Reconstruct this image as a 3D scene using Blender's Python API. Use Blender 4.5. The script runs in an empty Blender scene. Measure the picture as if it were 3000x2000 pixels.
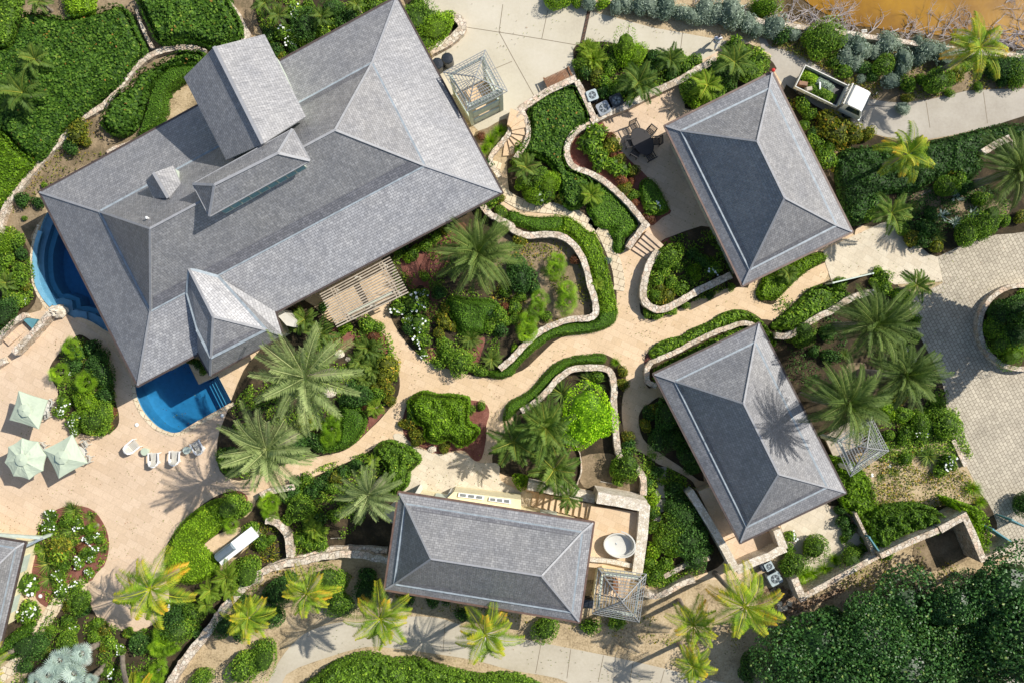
import bpy, math, random
import numpy as np
from mathutils import Vector, Matrix
from mathutils.geometry import tessellate_polygon, delaunay_2d_cdt
from math import radians as R, sin, cos, pi
random.seed(7); rng = np.random.default_rng(7)
SC = bpy.context.scene; COL = SC.collection

# ---------------------------------------------------------------- camera, sky, sun, exposure
H = 58.333                                  # camera height in metres; 28 mm lens on 36 mm sensor: 40 px per metre at the ground
cam = bpy.data.cameras.new('camera'); cam.lens = 28; cam.sensor_width = 36; cam.clip_end = 2000
co = bpy.data.objects.new('camera', cam); co.location = (0, 0, H); COL.objects.link(co); SC.camera = co
SUN_DIR = Vector((0.91, 0.46, 1.0)).normalized()
elev = math.asin(SUN_DIR.z); azim = math.atan2(SUN_DIR.x, SUN_DIR.y)
W = bpy.data.worlds.new('World'); SC.world = W; W.use_nodes = True
nt = W.node_tree; bg = nt.nodes['Background']
sky = nt.nodes.new('ShaderNodeTexSky'); sky.sky_type = 'NISHITA'; sky.sun_disc = False
sky.sun_elevation = elev; sky.sun_rotation = azim
nt.links.new(sky.outputs[0], bg.inputs[0]); bg.inputs[1].default_value = 0.12
sl = bpy.data.lights.new('sun', 'SUN'); sl.energy = 5.0; sl.angle = R(0.5); sl.color = (1, 0.955, 0.88)
so = bpy.data.objects.new('sun', sl); so.rotation_euler = SUN_DIR.to_track_quat('Z', 'Y').to_euler(); so.location = (20, 10, 40)
COL.objects.link(so)
SC.view_settings.view_transform = 'Standard'; SC.view_settings.look = 'None'
SC.view_settings.exposure = 0.25; SC.view_settings.gamma = 1
SC.cycles.max_bounces = 6; SC.cycles.transparent_max_bounces = 12

# ---------------------------------------------------------------- coordinates
TL = {'A': (0, 0), 'B': (750, 0), 'C': (1500, 0), 'D': (2250, 0), 'E': (0, 650), 'F': (750, 650), 'G': (1500, 650), 'H': (2250, 650),
      'I': (0, 1300), 'J': (750, 1300), 'K': (1500, 1300), 'L': (2250, 1300)}
def P(s):
    """survey points: tile letter followed by x y pairs -> plan pixels (40 per metre)"""
    out = []; t = None; nums = []
    for w in s.replace(';', ' ').replace(',', ' ').split():
        if w.isalpha(): t = w
        else:
            nums.append(float(w))
            if len(nums) == 2:
                x, y = nums; nums = []
                if t == 'W': out.append((x / .784, y / .784))
                elif t == 'S': out.append((x, y))
                else: out.append((TL[t][0] + x / 2.24, TL[t][1] + y / 2.24))
    return out
def gp(p, z=0.0):
    k = (H - z) / H / 40
    return Vector(((p[0] - 1500) * k, (1000 - p[1]) * k, z))
def smooth(pts, closed=True, n=4):
    pts = [Vector((p[0], p[1])) for p in pts]; N = len(pts); out = []
    rngi = range(N) if closed else range(N - 1)
    for i in rngi:
        if closed: a, b, c, d = pts[i - 1], pts[i], pts[(i + 1) % N], pts[(i + 2) % N]
        else: a, b, c, d = pts[max(i - 1, 0)], pts[i], pts[i + 1], pts[min(i + 2, N - 1)]
        for k in range(n):
            t = k / n
            out.append(.5 * ((2 * b) + (c - a) * t + (2 * a - 5 * b + 4 * c - d) * t * t + (3 * b - a - 3 * c + d) * t ** 3))
    if not closed: out.append(pts[-1])
    return [(p.x, p.y) for p in out]
def area(poly):
    return .5 * sum(poly[i - 1][0] * poly[i][1] - poly[i][0] * poly[i - 1][1] for i in range(len(poly)))
def pin(c, L):
    ins = False
    for i in range(len(L)):
        (x0, y0), (x1, y1) = L[i - 1][:2], L[i][:2]
        if (y0 > c.y) != (y1 > c.y) and c.x < (x1 - x0) * (c.y - y0) / (y1 - y0) + x0: ins = not ins
    return ins
def ccw(poly): return poly if area(poly) > 0 else poly[::-1]

# ---------------------------------------------------------------- materials
def newmat(name):
    m = bpy.data.materials.new(name); m.use_nodes = True; n = m.node_tree
    return m, n, n.nodes['Principled BSDF']
def node(n, t, **kw):
    x = n.nodes.new(t)
    for k, v in kw.items():
        if k[:2] == 'i_': x.inputs[k[2:].replace('_', ' ')].default_value = v
        else: setattr(x, k, v)
    return x
def ramp(n, stops, fac=None):
    r = n.nodes.new('ShaderNodeValToRGB'); e = r.color_ramp.elements
    e[0].position, e[0].color = stops[0][0], (*stops[0][1], 1); e[1].position, e[1].color = stops[-1][0], (*stops[-1][1], 1)
    for p, c in stops[1:-1]:
        q = e.new(p); q.color = (*c, 1)
    if fac: n.links.new(fac, r.inputs[0])
    return r
def mapped(n, scale=1, rot=0, uv=False, loc=(0, 0, 0)):
    if uv: src = n.nodes.new('ShaderNodeTexCoord').outputs['UV']
    else: src = n.nodes.new('ShaderNodeNewGeometry').outputs['Position']
    mp = n.nodes.new('ShaderNodeMapping'); s = scale if isinstance(scale, tuple) else (scale,) * 3
    mp.inputs['Scale'].default_value = s; mp.inputs['Rotation'].default_value = (0, 0, R(rot)); mp.inputs['Location'].default_value = loc
    n.links.new(src, mp.inputs[0]); return mp.outputs[0]
def noise(n, vec, scale, detail=4, rough=.6):
    x = node(n, 'ShaderNodeTexNoise'); x.inputs['Scale'].default_value = scale; x.inputs['Detail'].default_value = detail
    x.inputs['Roughness'].default_value = rough; n.links.new(vec, x.inputs['Vector']); return x.outputs['Fac']
def mix(n, a, b, fac, mode='MIX'):
    x = node(n, 'ShaderNodeMix', data_type='RGBA', blend_type=mode)
    for s, v in ((x.inputs['Factor'], fac), (x.inputs['A'], a), (x.inputs['B'], b)):
        if isinstance(v, bpy.types.NodeSocket): n.links.new(v, s)
        elif isinstance(v, tuple): s.default_value = (*v, 1)
        else: s.default_value = v
    return x.outputs['Result']
def bump(n, bs, h, strength=.5, dist=.03):
    b = node(n, 'ShaderNodeBump'); b.inputs['Strength'].default_value = strength; b.inputs['Distance'].default_value = dist
    n.links.new(h, b.inputs['Height']); n.links.new(b.outputs[0], bs.inputs['Normal'])
def m_plain(name, c, rough=.6, metal=0, var=.12, spec=.5):
    m, n, b = newmat(name); v = mapped(n)
    f = noise(n, v, 3.0, 5); r = ramp(n, [(.3, tuple(x * (1 - var) for x in c)), (.7, tuple(min(1, x * (1 + var)) for x in c))], f)
    n.links.new(r.outputs[0], b.inputs['Base Color']); b.inputs['Roughness'].default_value = rough
    b.inputs['Metallic'].default_value = metal; b.inputs['Specular IOR Level'].default_value = spec; return m
def m_ground(name, stops, scale=.5, fine=12, rough=.95, bstr=.6, bdist=.04, fmix=.35):
    m, n, b = newmat(name); v = mapped(n)
    a = noise(n, v, scale, 6, .62); f = noise(n, v, fine, 4, .7)
    mx = node(n, 'ShaderNodeMix', data_type='FLOAT'); mx.inputs[0].default_value = fmix
    n.links.new(a, mx.inputs[2]); n.links.new(f, mx.inputs[3])
    r = ramp(n, stops, mx.outputs[0]); n.links.new(r.outputs[0], b.inputs['Base Color']); b.inputs['Roughness'].default_value = rough
    b.inputs['Specular IOR Level'].default_value = .15
    bump(n, b, f, bstr, bdist); return m
def m_tiles(name, c1, c2, mortar, bw, bh, rot=0, msize=.012, stain=.25, rough=.75, squash=1.0, freq=2, off=.5, bdist=.01):
    m, n, b = newmat(name); v = mapped(n, 1, rot)
    def brick(w, h, ms):
        k = node(n, 'ShaderNodeTexBrick', offset=off, squash=squash, squash_frequency=freq)
        k.inputs['Scale'].default_value = 1; k.inputs['Mortar Size'].default_value = ms; k.inputs['Mortar Smooth'].default_value = .3
        k.inputs['Brick Width'].default_value = w; k.inputs['Row Height'].default_value = h; k.inputs['Bias'].default_value = 0
        n.links.new(v, k.inputs['Vector']); return k
    k = brick(bw, bh, msize)
    k.inputs['Color1'].default_value = (*c1, 1); k.inputs['Color2'].default_value = (*c2, 1); k.inputs['Mortar'].default_value = (*mortar, 1)
    pv = mapped(n)
    big = ramp(n, [(.3, (1 - stain,) * 3), (.62, (1.0,) * 3)], noise(n, pv, .35, 6, .65))
    sm = ramp(n, [(.25, (.82,) * 3), (.75, (1.12,) * 3)], noise(n, pv, 9, 4, .7))
    c = mix(n, k.outputs['Color'], big.outputs[0], 1.0, 'MULTIPLY'); c = mix(n, c, sm.outputs[0], .8, 'MULTIPLY')
    n.links.new(c, b.inputs['Base Color']); b.inputs['Roughness'].default_value = rough; b.inputs['Specular IOR Level'].default_value = .25
    inv = node(n, 'ShaderNodeMath', operation='SUBTRACT'); inv.inputs[0].default_value = 1; n.links.new(k.outputs['Fac'], inv.inputs[1])
    bump(n, b, inv.outputs[0], .5, bdist); return m
def m_shingle(name, c1, c2, mortar=(.08, .08, .088), row=.17, bw=.27, ms=.014, bstr=.6):
    m, n, b = newmat(name); v = mapped(n, 1, 0, uv=True)
    k = node(n, 'ShaderNodeTexBrick', offset=.5); k.inputs['Scale'].default_value = 1
    k.inputs['Brick Width'].default_value = bw; k.inputs['Row Height'].default_value = row; k.inputs['Mortar Size'].default_value = ms
    k.inputs['Mortar Smooth'].default_value = .2; k.inputs['Bias'].default_value = .1
    k.inputs['Color1'].default_value = (*c1, 1); k.inputs['Color2'].default_value = (*c2, 1); k.inputs['Mortar'].default_value = (*mortar, 1)
    n.links.new(v, k.inputs['Vector'])
    st = noise(n, mapped(n, (7.0, 1.1, 1), 0, uv=True), 1.0, 5, .75)
    st = ramp(n, [(.3, (.74, .74, .76)), (.5, (.95, .95, .96)), (.72, (1.2, 1.2, 1.19))], st)
    bigf = ramp(n, [(.3, (.82, .83, .86)), (.7, (1.1, 1.09, 1.07))], noise(n, mapped(n, .5, 0, uv=True), 1.0, 5, .6))
    c = mix(n, k.outputs['Color'], st.outputs[0], 1.0, 'MULTIPLY'); c = mix(n, c, bigf.outputs[0], 1.0, 'MULTIPLY')
    n.links.new(c, b.inputs['Base Color']); b.inputs['Roughness'].default_value = .5; b.inputs['Specular IOR Level'].default_value = .65
    # saw-tooth height: each course laps the next
    sep = node(n, 'ShaderNodeSeparateXYZ'); n.links.new(v, sep.inputs[0])
    md = node(n, 'ShaderNodeMath', operation='MODULO'); n.links.new(sep.outputs[1], md.inputs[0]); md.inputs[1].default_value = row
    ad = node(n, 'ShaderNodeMath', operation='MULTIPLY_ADD'); n.links.new(md.outputs[0], ad.inputs[0]); ad.inputs[1].default_value = -3.0
    n.links.new(noise(n, mapped(n, (4.5, 1.0, 1), 0, uv=True), 1.0, 2), ad.inputs[2])
    bump(n, b, ad.outputs[0], bstr, .05); return m
def m_stone(name, stops, scale=4.5, mort=(.16, .13, .1), patina=None):
    m, n, b = newmat(name); v = mapped(n)
    ns = node(n, 'ShaderNodeTexNoise'); ns.inputs['Scale'].default_value = 3; n.links.new(v, ns.inputs['Vector'])
    vm = node(n, 'ShaderNodeMix', data_type='VECTOR'); vm.inputs[0].default_value = .12; n.links.new(v, vm.inputs[4]); n.links.new(ns.outputs['Color'], vm.inputs[5])
    vo = node(n, 'ShaderNodeTexVoronoi', feature='F1'); vo.inputs['Scale'].default_value = scale; n.links.new(vm.outputs[1], vo.inputs['Vector'])
    ve = node(n, 'ShaderNodeTexVoronoi', feature='DISTANCE_TO_EDGE'); ve.inputs['Scale'].default_value = scale; n.links.new(vm.outputs[1], ve.inputs['Vector'])
    hs = node(n, 'ShaderNodeSeparateColor'); n.links.new(vo.outputs['Color'], hs.inputs[0])
    r = ramp(n, stops, hs.outputs[0])
    sp = ramp(n, [(.3, (.7, .68, .66)), (.6, (1.05,) * 3)], noise(n, v, 14, 4, .75))
    c = mix(n, r.outputs[0], sp.outputs[0], .9, 'MULTIPLY')
    big = ramp(n, [(.38, (.72, .69, .66)), (.6, (1.05, 1.05, 1.05))], noise(n, v, 1.1, 5, .7)); c = mix(n, c, big.outputs[0], .8, 'MULTIPLY')
    e = ramp(n, [(.0, (0, 0, 0)), (.07, (1, 1, 1))], ve.outputs['Distance'])
    c = mix(n, mort, c, e.outputs[0]); n.links.new(c, b.inputs['Base Color']); b.inputs['Roughness'].default_value = .9
    b.inputs['Specular IOR Level'].default_value = .2
    bump(n, b, e.outputs[0], .6, .03); return m
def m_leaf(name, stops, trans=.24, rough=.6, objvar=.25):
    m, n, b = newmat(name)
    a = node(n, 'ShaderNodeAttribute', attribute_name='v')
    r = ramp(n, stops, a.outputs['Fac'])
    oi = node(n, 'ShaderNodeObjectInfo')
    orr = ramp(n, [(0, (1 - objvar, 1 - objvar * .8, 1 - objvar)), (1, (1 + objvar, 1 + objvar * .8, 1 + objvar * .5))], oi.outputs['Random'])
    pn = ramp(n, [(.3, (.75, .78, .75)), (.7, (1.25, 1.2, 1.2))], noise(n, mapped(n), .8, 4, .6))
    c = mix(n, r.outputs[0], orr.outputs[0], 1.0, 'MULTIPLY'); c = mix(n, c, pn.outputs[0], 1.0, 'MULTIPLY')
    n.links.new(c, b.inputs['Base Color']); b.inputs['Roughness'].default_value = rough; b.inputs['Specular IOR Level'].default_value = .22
    t = node(n, 'ShaderNodeBsdfTranslucent'); tc = mix(n, c, (1.6, 1.9, .5), 1.0, 'MULTIPLY'); n.links.new(tc, t.inputs[0])
    ms = node(n, 'ShaderNodeMixShader'); ms.inputs[0].default_value = trans
    n.links.new(b.outputs[0], ms.inputs[1]); n.links.new(t.outputs[0], ms.inputs[2]); n.links.new(ms.outputs[0], n.nodes['Material Output'].inputs[0])
    return m
M = {}
M['sand'] = m_ground('sand', [(.3, (.10, .085, .045)), (.40, (.22, .165, .095)), (.5, (.42, .32, .19)), (.62, (.53, .42, .27)), (.75, (.60, .49, .34))], .55, 7, fmix=.5)
M['dry'] = m_ground('dry_soil', [(.3, (.075, .07, .035)), (.45, (.18, .135, .08)), (.58, (.30, .225, .14)), (.72, (.42, .34, .22))], .7, 8)
M['soil'] = m_ground('soil', [(.3, (.018, .017, .010)), (.5, (.05, .038, .022)), (.68, (.13, .09, .05))], .8, 10)
M['mulch'] = m_ground('red_mulch', [(.3, (.07, .022, .016)), (.5, (.19, .075, .055)), (.7, (.36, .17, .13))], 1.2, 22, fmix=.6)
M['mud'] = m_ground('mud', [(.3, (.04, .03, .015)), (.5, (.11, .075, .035)), (.7, (.2, .14, .07))], .5, 6)
M['rocks'] = m_stone('rubble', [(0, (.12, .075, .045)), (.5, (.3, .2, .12)), (1, (.45, .34, .24))], 7, (.04, .025, .015))
M['concrete'] = m_ground('concrete', [(.25, (.40, .35, .265)), (.45, (.49, .44, .335)), (.6, (.53, .48, .38)), (.8, (.58, .535, .43))], .28, 5, rough=.85, bstr=.15, bdist=.01, fmix=.3)
M['lane'] = m_ground('old_concrete', [(.25, (.30, .265, .215)), (.45, (.38, .34, .28)), (.6, (.43, .39, .325)), (.8, (.49, .45, .38))], .4, 5, rough=.85, bstr=.15, bdist=.01, fmix=.35)
M['road'] = m_ground('road_concrete', [(.25, (.34, .295, .22)), (.45, (.43, .38, .29)), (.6, (.48, .43, .335)), (.8, (.54, .49, .39))], .3, 5, rough=.85, bstr=.15, bdist=.01, fmix=.35)
M['tan'] = m_tiles('sandstone_paving', (.62, .45, .275), (.69, .515, .335), (.51, .36, .225), .7, .48, 24, .009, .12)
M['pink'] = m_tiles('pink_sandstone', (.585, .435, .295), (.645, .49, .345), (.50, .365, .245), .8, .55, 28, .010, .10)
M['pale'] = m_tiles('pale_limestone', (.60, .51, .375), (.67, .585, .445), (.50, .41, .29), .7, .5, 30, .010, .2)
M['step'] = m_tiles('path_limestone', (.66, .54, .36), (.74, .63, .45), (.25, .17, .10), .45, .5, 20, .02, .18)
M['paver'] = m_tiles('grey_pavers', (.43, .375, .285), (.55, .485, .37), (.19, .155, .11), .36, .25, 62, .018, .25, squash=.7, freq=3)
M['stone'] = m_stone('rubble_limestone', [(0, (.48, .39, .28)), (.3, (.62, .54, .42)), (.6, (.72, .65, .54)), (1, (.66, .50, .37))])
M['coral'] = m_stone('coral_stone', [(0, (.62, .54, .41)), (.5, (.76, .69, .56)), (1, (.82, .76, .66))], 7.5, (.45, .36, .26))
M['shingle'] = m_shingle('slate_shingle', (.305, .300, .298), (.215, .212, .212), (.14, .138, .14))
M['dark_shingle'] = m_shingle('dark_slate_shingle', (.215, .212, .222), (.14, .138, .146), (.09, .09, .1))
M['sunlit_shingle'] = m_shingle('sunlit_slate_shingle', (.425, .42, .415), (.30, .296, .294), (.15, .15, .16))  # paler copy of the slate, with sunlit sheen put into its colour
M['ridge'] = m_plain('ridge_slate', (.29, .29, .295), .6)
M['band'] = m_plain('verdigris_flashing', (.27, .31, .335), .5, 0, .25)
M['gutter'] = m_plain('brown_gutter', (.07, .05, .042), .45, 0, .3)
M['gutter2'] = m_plain('copper_gutter', (.13, .08, .06), .45, 0, .3)
M['render'] = m_plain('cream_render', (.72, .63, .40), .8)
M['trim'] = m_plain('sage_trim', (.50, .56, .47), .5)
M['teal'] = m_plain('teal_paint', (.10, .25, .28), .5)
M['wood'] = m_plain('brown_wood', (.20, .09, .035), .6, 0, .4)
M['dwood'] = m_plain('dark_wood', (.012, .009, .008), .5, 0, .3)
M['greywood'] = m_plain('weathered_wood', (.40, .335, .255), .8, 0, .25)
M['white'] = m_plain('white_paint', (.78, .78, .76), .35, 0, .05)
M['offwhite'] = m_plain('offwhite', (.57, .55, .485), .5, 0, .06)
M['canvas'] = m_plain('pale_green_canvas', (.44, .50, .375), .85, 0, .05)
M['black'] = m_plain('black_plastic', (.018, .022, .028), .35, 0, .2)
M['grey'] = m_plain('grey_metal', (.32, .34, .35), .4, .6, .15)
M['acgrey'] = m_plain('condenser_paint', (.36, .42, .42), .5, 0, .15)
M['steel'] = m_plain('stainless_steel', (.26, .31, .34), .38, .7, .1)
M['lattice'] = m_plain('grey_lattice', (.23, .235, .23), .6, 0, .15)
M['glass'] = m_plain('dark_glass', (.02, .035, .045), .08, 0, .2)
M['lamp'] = m_plain('lens_white', (.85, .85, .82), .3, 0, .03)
M['red'] = m_plain('red_lens', (.5, .03, .02), .3)
M['bark'] = m_plain('palm_bark', (.22, .18, .14), .9, 0, .4)
M['dead'] = m_plain('bleached_branch', (.44, .39, .37), .85, 0, .25)
M['joint'] = m_plain('joint_line', (.20, .16, .11), .9)
M['skin'] = m_plain('skin', (.16, .085, .055), .5, 0, .05)
M['hair'] = m_plain('hair', (.012, .01, .009), .5)
M['cloth'] = m_plain('white_cloth', (.7, .68, .72), .9, 0, .04)
M['petal'] = m_plain('white_petal', (.86, .88, .84), .6, 0, .03)
M['pink_petal'] = m_plain('pink_petal', (.55, .06, .16), .6, 0, .2)
M['pooltile'] = m_plain('pool_mosaic', (.11, .38, .50), .4, 0, .12)
M['poolpale'] = m_plain('pale_pool_mosaic', (.17, .38, .50), .4, 0, .12)
M['green_leaf'] = m_leaf('green_leaf', [(0, (0.029, 0.056, 0.007)), (.45, (0.099, 0.198, 0.016)), (.85, (0.210, 0.356, 0.026)), (1, (0.419, 0.506, 0.059))])
M['dark_leaf'] = m_leaf('dark_leaf', [(0, (0.017, 0.036, 0.008)), (.5, (0.044, 0.112, 0.019)), (.9, (0.091, 0.208, 0.034)), (1, (0.245, 0.342, 0.095))])
M['lime_leaf'] = m_leaf('lime_leaf', [(0, (0.046, 0.083, 0.004)), (.5, (0.155, 0.289, 0.010)), (.85, (0.255, 0.427, 0.015)), (1, (0.473, 0.578, 0.048))])
M['hedge_leaf'] = m_leaf('hedge_leaf', [(0, (0.033, 0.065, 0.006)), (.5, (0.091, 0.205, 0.013)), (.9, (0.160, 0.317, 0.021)), (1, (0.296, 0.446, 0.042))], objvar=.15)
M['grape_leaf'] = m_leaf('grape_leaf', [(0, (0.014, 0.038, 0.005)), (.4, (0.049, 0.121, 0.010)), (.75, (0.109, 0.209, 0.020)), (.93, (0.189, 0.277, 0.038)), (1, (0.290, 0.154, 0.030))], objvar=.12)
M['olive_leaf'] = m_leaf('olive_leaf', [(0, (0.045, 0.053, 0.006)), (.4, (0.120, 0.158, 0.014)), (.8, (0.254, 0.269, 0.024)), (1, (0.508, 0.299, 0.038))])
M['silver_leaf'] = m_leaf('silver_leaf', [(0, (.09, .12, .09)), (.5, (.22, .29, .23)), (.9, (.36, .44, .37)), (1, (.50, .56, .50))], trans=.1)
M['lime_tree_leaf'] = m_leaf('lime_tree_leaf', [(0, (0.084, 0.172, 0.004)), (.4, (0.240, 0.460, 0.008)), (.8, (0.432, 0.667, 0.015)), (1, (0.660, 0.805, 0.050))], trans=.35, objvar=.02)
M['red_leaf'] = m_leaf('red_leaf', [(0, (0.065, 0.024, 0.013)), (.5, (0.195, 0.084, 0.039)), (.9, (0.338, 0.120, 0.066)), (1, (0.416, 0.204, 0.077))])
M['date_leaf'] = m_leaf('date_leaf', [(0, (0.061, 0.081, 0.031)), (.5, (0.176, 0.233, 0.082)), (.85, (0.299, 0.355, 0.143)), (1, (0.462, 0.491, 0.231))], trans=.15, objvar=.12)
M['date_green'] = m_leaf('date_green', [(0, (0.024, 0.045, 0.008)), (.5, (0.071, 0.118, 0.023)), (.85, (0.129, 0.187, 0.040)), (1, (0.230, 0.274, 0.073))], trans=.15, objvar=.12)
M['palm_leaf'] = m_leaf('palm_leaf', [(0, (0.029, 0.056, 0.012)), (.5, (0.078, 0.144, 0.023)), (.85, (0.176, 0.239, 0.041)), (1, (0.390, 0.377, 0.059))], objvar=.2)
M['coco_leaf'] = m_leaf('coco_leaf', [(0, (.04, .08, .006)), (.35, (.09, .18, .012)), (.62, (.20, .30, .02)), (.85, (.42, .40, .03)), (1, (.60, .34, .03))], trans=.25, objvar=.12)
M['areca_leaf'] = m_leaf('areca_leaf', [(0, (0.046, 0.072, 0.009)), (.5, (0.130, 0.216, 0.018)), (.85, (0.260, 0.348, 0.033)), (1, (0.468, 0.432, 0.066))], trans=.3)
M['bismarck_leaf'] = m_leaf('bismarck_leaf', [(0, (.14, .20, .17)), (.45, (.36, .46, .41)), (1, (.58, .67, .62))], trans=.1, objvar=.06)
def m_pond():
    m, n, b = newmat('brown_water'); v = mapped(n)
    r = ramp(n, [(.3, (.15, .065, .002)), (.5, (.27, .13, .003)), (.7, (.37, .19, .005))], noise(n, v, .25, 5))
    n.links.new(r.outputs[0], b.inputs['Base Color']); b.inputs['Roughness'].default_value = .12
    bump(n, b, noise(n, v, 4, 3), .15, .02); return m
M['pond'] = m_pond()
def m_water():
    m = bpy.data.materials.new('clear_water'); m.use_nodes = True; n = m.node_tree; n.nodes.clear()
    o = n.nodes.new('ShaderNodeOutputMaterial'); t = n.nodes.new('ShaderNodeBsdfTransparent'); g = n.nodes.new('ShaderNodeBsdfGlossy')
    g.inputs['Roughness'].default_value = .04; f = n.nodes.new('ShaderNodeFresnel'); f.inputs[0].default_value = 1.33
    x = n.nodes.new('ShaderNodeMixShader'); n.links.new(f.outputs[0], x.inputs[0]); n.links.new(t.outputs[0], x.inputs[1]); n.links.new(g.outputs[0], x.inputs[2])
    nz = noise(n, mapped(n), 3, 3); bp = n.nodes.new('ShaderNodeBump'); bp.inputs['Strength'].default_value = .2; bp.inputs['Distance'].default_value = .02
    n.links.new(nz, bp.inputs['Height']); n.links.new(bp.outputs[0], g.inputs['Normal'])
    n.links.new(x.outputs[0], o.inputs['Surface'])
    a = n.nodes.new('ShaderNodeVolumeAbsorption'); a.inputs['Color'].default_value = (.015, .54, .80, 1); a.inputs['Density'].default_value = .50
    n.links.new(a.outputs[0], o.inputs['Volume']); return m
M['water'] = m_water()

# ---------------------------------------------------------------- mesh builder
class MB:
    def __init__(s): s.v = []; s.f = []; s.mi = []; s.val = []; s.uv = []; s.mats = []
    def mat(s, m):
        if m not in s.mats: s.mats.append(m)
        return s.mats.index(m)
    def face(s, pts, m, val=.5, uv=None):
        b = len(s.v); s.v += [tuple(p) for p in pts]; s.f.append(tuple(range(b, b + len(pts)))); s.mi.append(s.mat(m)); s.val.append(val); s.uv.append(uv)
    def box(s, c, d, m, rz=0, top=None):
        x, y, z = d[0] / 2, d[1] / 2, d[2] / 2; t = top or (1, 1); ca, sa = cos(rz), sin(rz)
        q = []
        for sz, (kx, ky) in ((-1, (1, 1)), (1, t)):
            for a, b in ((-1, -1), (1, -1), (1, 1), (-1, 1)):
                X, Y = a * x * kx, b * y * ky; q.append((c[0] + X * ca - Y * sa, c[1] + X * sa + Y * ca, c[2] + sz * z))
        s.hexa(q, m)
    def hexa(s, q, m):
        for f in ((3, 2, 1, 0), (4, 5, 6, 7), (0, 1, 5, 4), (1, 2, 6, 5), (2, 3, 7, 6), (3, 0, 4, 7)): s.face([q[i] for i in f], m)
    def beam(s, p, q, w, h, m, up=None):
        p, q = Vector(p), Vector(q); d = (q - p).normalized(); u = up or (Vector((0, 0, 1)) if abs(d.z) < .95 else Vector((1, 0, 0)))
        a = d.cross(u).normalized(); b = a.cross(d).normalized()
        Q = [e + a * (i * w / 2) + b * (j * h / 2) for e in (p, q) for i, j in ((-1, -1), (1, -1), (1, 1), (-1, 1))]
        s.hexa(Q, m)
    def tube(s, pts, rad, m, n=8, val=.5, cap=True):
        pts = [Vector(p) for p in pts]; rad = rad if isinstance(rad, (list, tuple)) else [rad] * len(pts); rings = []
        for i, p in enumerate(pts):
            d = (pts[min(i + 1, len(pts) - 1)] - pts[max(i - 1, 0)]).normalized()
            u = Vector((0, 0, 1)) if abs(d.z) < .9 else Vector((1, 0, 0)); a = d.cross(u).normalized(); b = a.cross(d)
            rings.append([p + (a * cos(2 * pi * k / n) + b * sin(2 * pi * k / n)) * rad[i] for k in range(n)])
        for i in range(len(rings) - 1):
            for k in range(n): s.face([rings[i][k], rings[i][(k + 1) % n], rings[i + 1][(k + 1) % n], rings[i + 1][k]], m, val)
        if cap: s.face(rings[0][::-1], m, val); s.face(rings[-1], m, val)
    def lathe(s, c, prof, m, n=20, sx=1, sy=1, rz=0):
        rings = []
        for r, z in prof:
            rg = []
            for k in range(n):
                a = 2 * pi * k / n; x, y = r * cos(a) * sx, r * sin(a) * sy
                rg.append((c[0] + x * cos(rz) - y * sin(rz), c[1] + x * sin(rz) + y * cos(rz), c[2] + z))
            rings.append(rg)
        for i in range(len(rings) - 1):
            for k in range(n): s.face([rings[i][k], rings[i][(k + 1) % n], rings[i + 1][(k + 1) % n], rings[i + 1][k]], m)
        s.face(rings[0][::-1], m); s.face(rings[-1], m)
    def sheet(s, poly, z, m, holes=(), z0=None):
        loops = [ccw([(p[0], p[1]) for p in L]) for L in [poly] + list(holes)]; k = s.mat(m)
        if len(loops) == 1:
            flat = [Vector((p[0], p[1], 0)) for p in loops[0]]; tris = tessellate_polygon([flat])
        else:
            vs, ed = [], []
            for L in loops: n = len(vs); vs += [Vector(p) for p in L]; ed += [(n + i, n + (i + 1) % len(L)) for i in range(len(L))]
            r = delaunay_2d_cdt(vs, ed, [], 0, 1e-6); flat = [Vector((p.x, p.y, 0)) for p in r[0]]; tris = []
            for t in r[2]:
                c = (flat[t[0]] + flat[t[1]] + flat[t[2]]) / 3
                if pin(c, loops[0]) and not any(pin(c, h) for h in loops[1:]): tris.append(tuple(t))
        b = len(s.v); s.v += [(p.x, p.y, z) for p in flat]
        for t in tris:
            a = [flat[i] for i in t]
            if (a[1] - a[0]).cross(a[2] - a[0]).z < 0: t = t[::-1]
            s.f.append(tuple(b + i for i in t)); s.mi.append(k); s.val.append(.5); s.uv.append(None)
        if z0 is not None:
            L = loops[0]
            for i in range(len(L)):
                p, q = L[i - 1], L[i]; md = ((p[0] + q[0]) / 2, (p[1] + q[1]) / 2, 0)
                if any(pin(Vector(md), h) for h in loops[1:]): continue
                s.face([(p[0], p[1], z0), (q[0], q[1], z0), (q[0], q[1], z), (p[0], p[1], z)], m)
    def build(s, name, origin=None, sm=False):
        me = bpy.data.meshes.new(name); o = Vector(origin) if origin is not None else Vector((0, 0, 0))
        V = np.array(s.v, dtype=np.float32) - np.array(o, dtype=np.float32)
        me.from_pydata(V.tolist(), [], s.f)
        for m in s.mats: me.materials.append(M[m])
        me.polygons.foreach_set('material_index', s.mi)
        if any(abs(x - .5) > 1e-6 for x in s.val):
            a = me.attributes.new('v', 'FLOAT', 'FACE'); a.data.foreach_set('value', s.val)
        if any(u is not None for u in s.uv):
            ul = me.uv_layers.new(name='UVMap'); li = 0; arr = []
            for f, u in zip(s.f, s.uv): arr += [c for k in range(len(f)) for c in (u[k] if u else (0, 0))]
            ul.data.foreach_set('uv', arr)
        if sm: me.polygons.foreach_set('use_smooth', [True] * len(s.f))
        me.update(); ob = bpy.data.objects.new(name, me); COL.objects.link(ob)
        ob.location = o
        return ob
def cen(s):
    a = np.array(s.v); return Vector(((a[:, 0].min() + a[:, 0].max()) / 2, (a[:, 1].min() + a[:, 1].max()) / 2, a[:, 2].min()))
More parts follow.
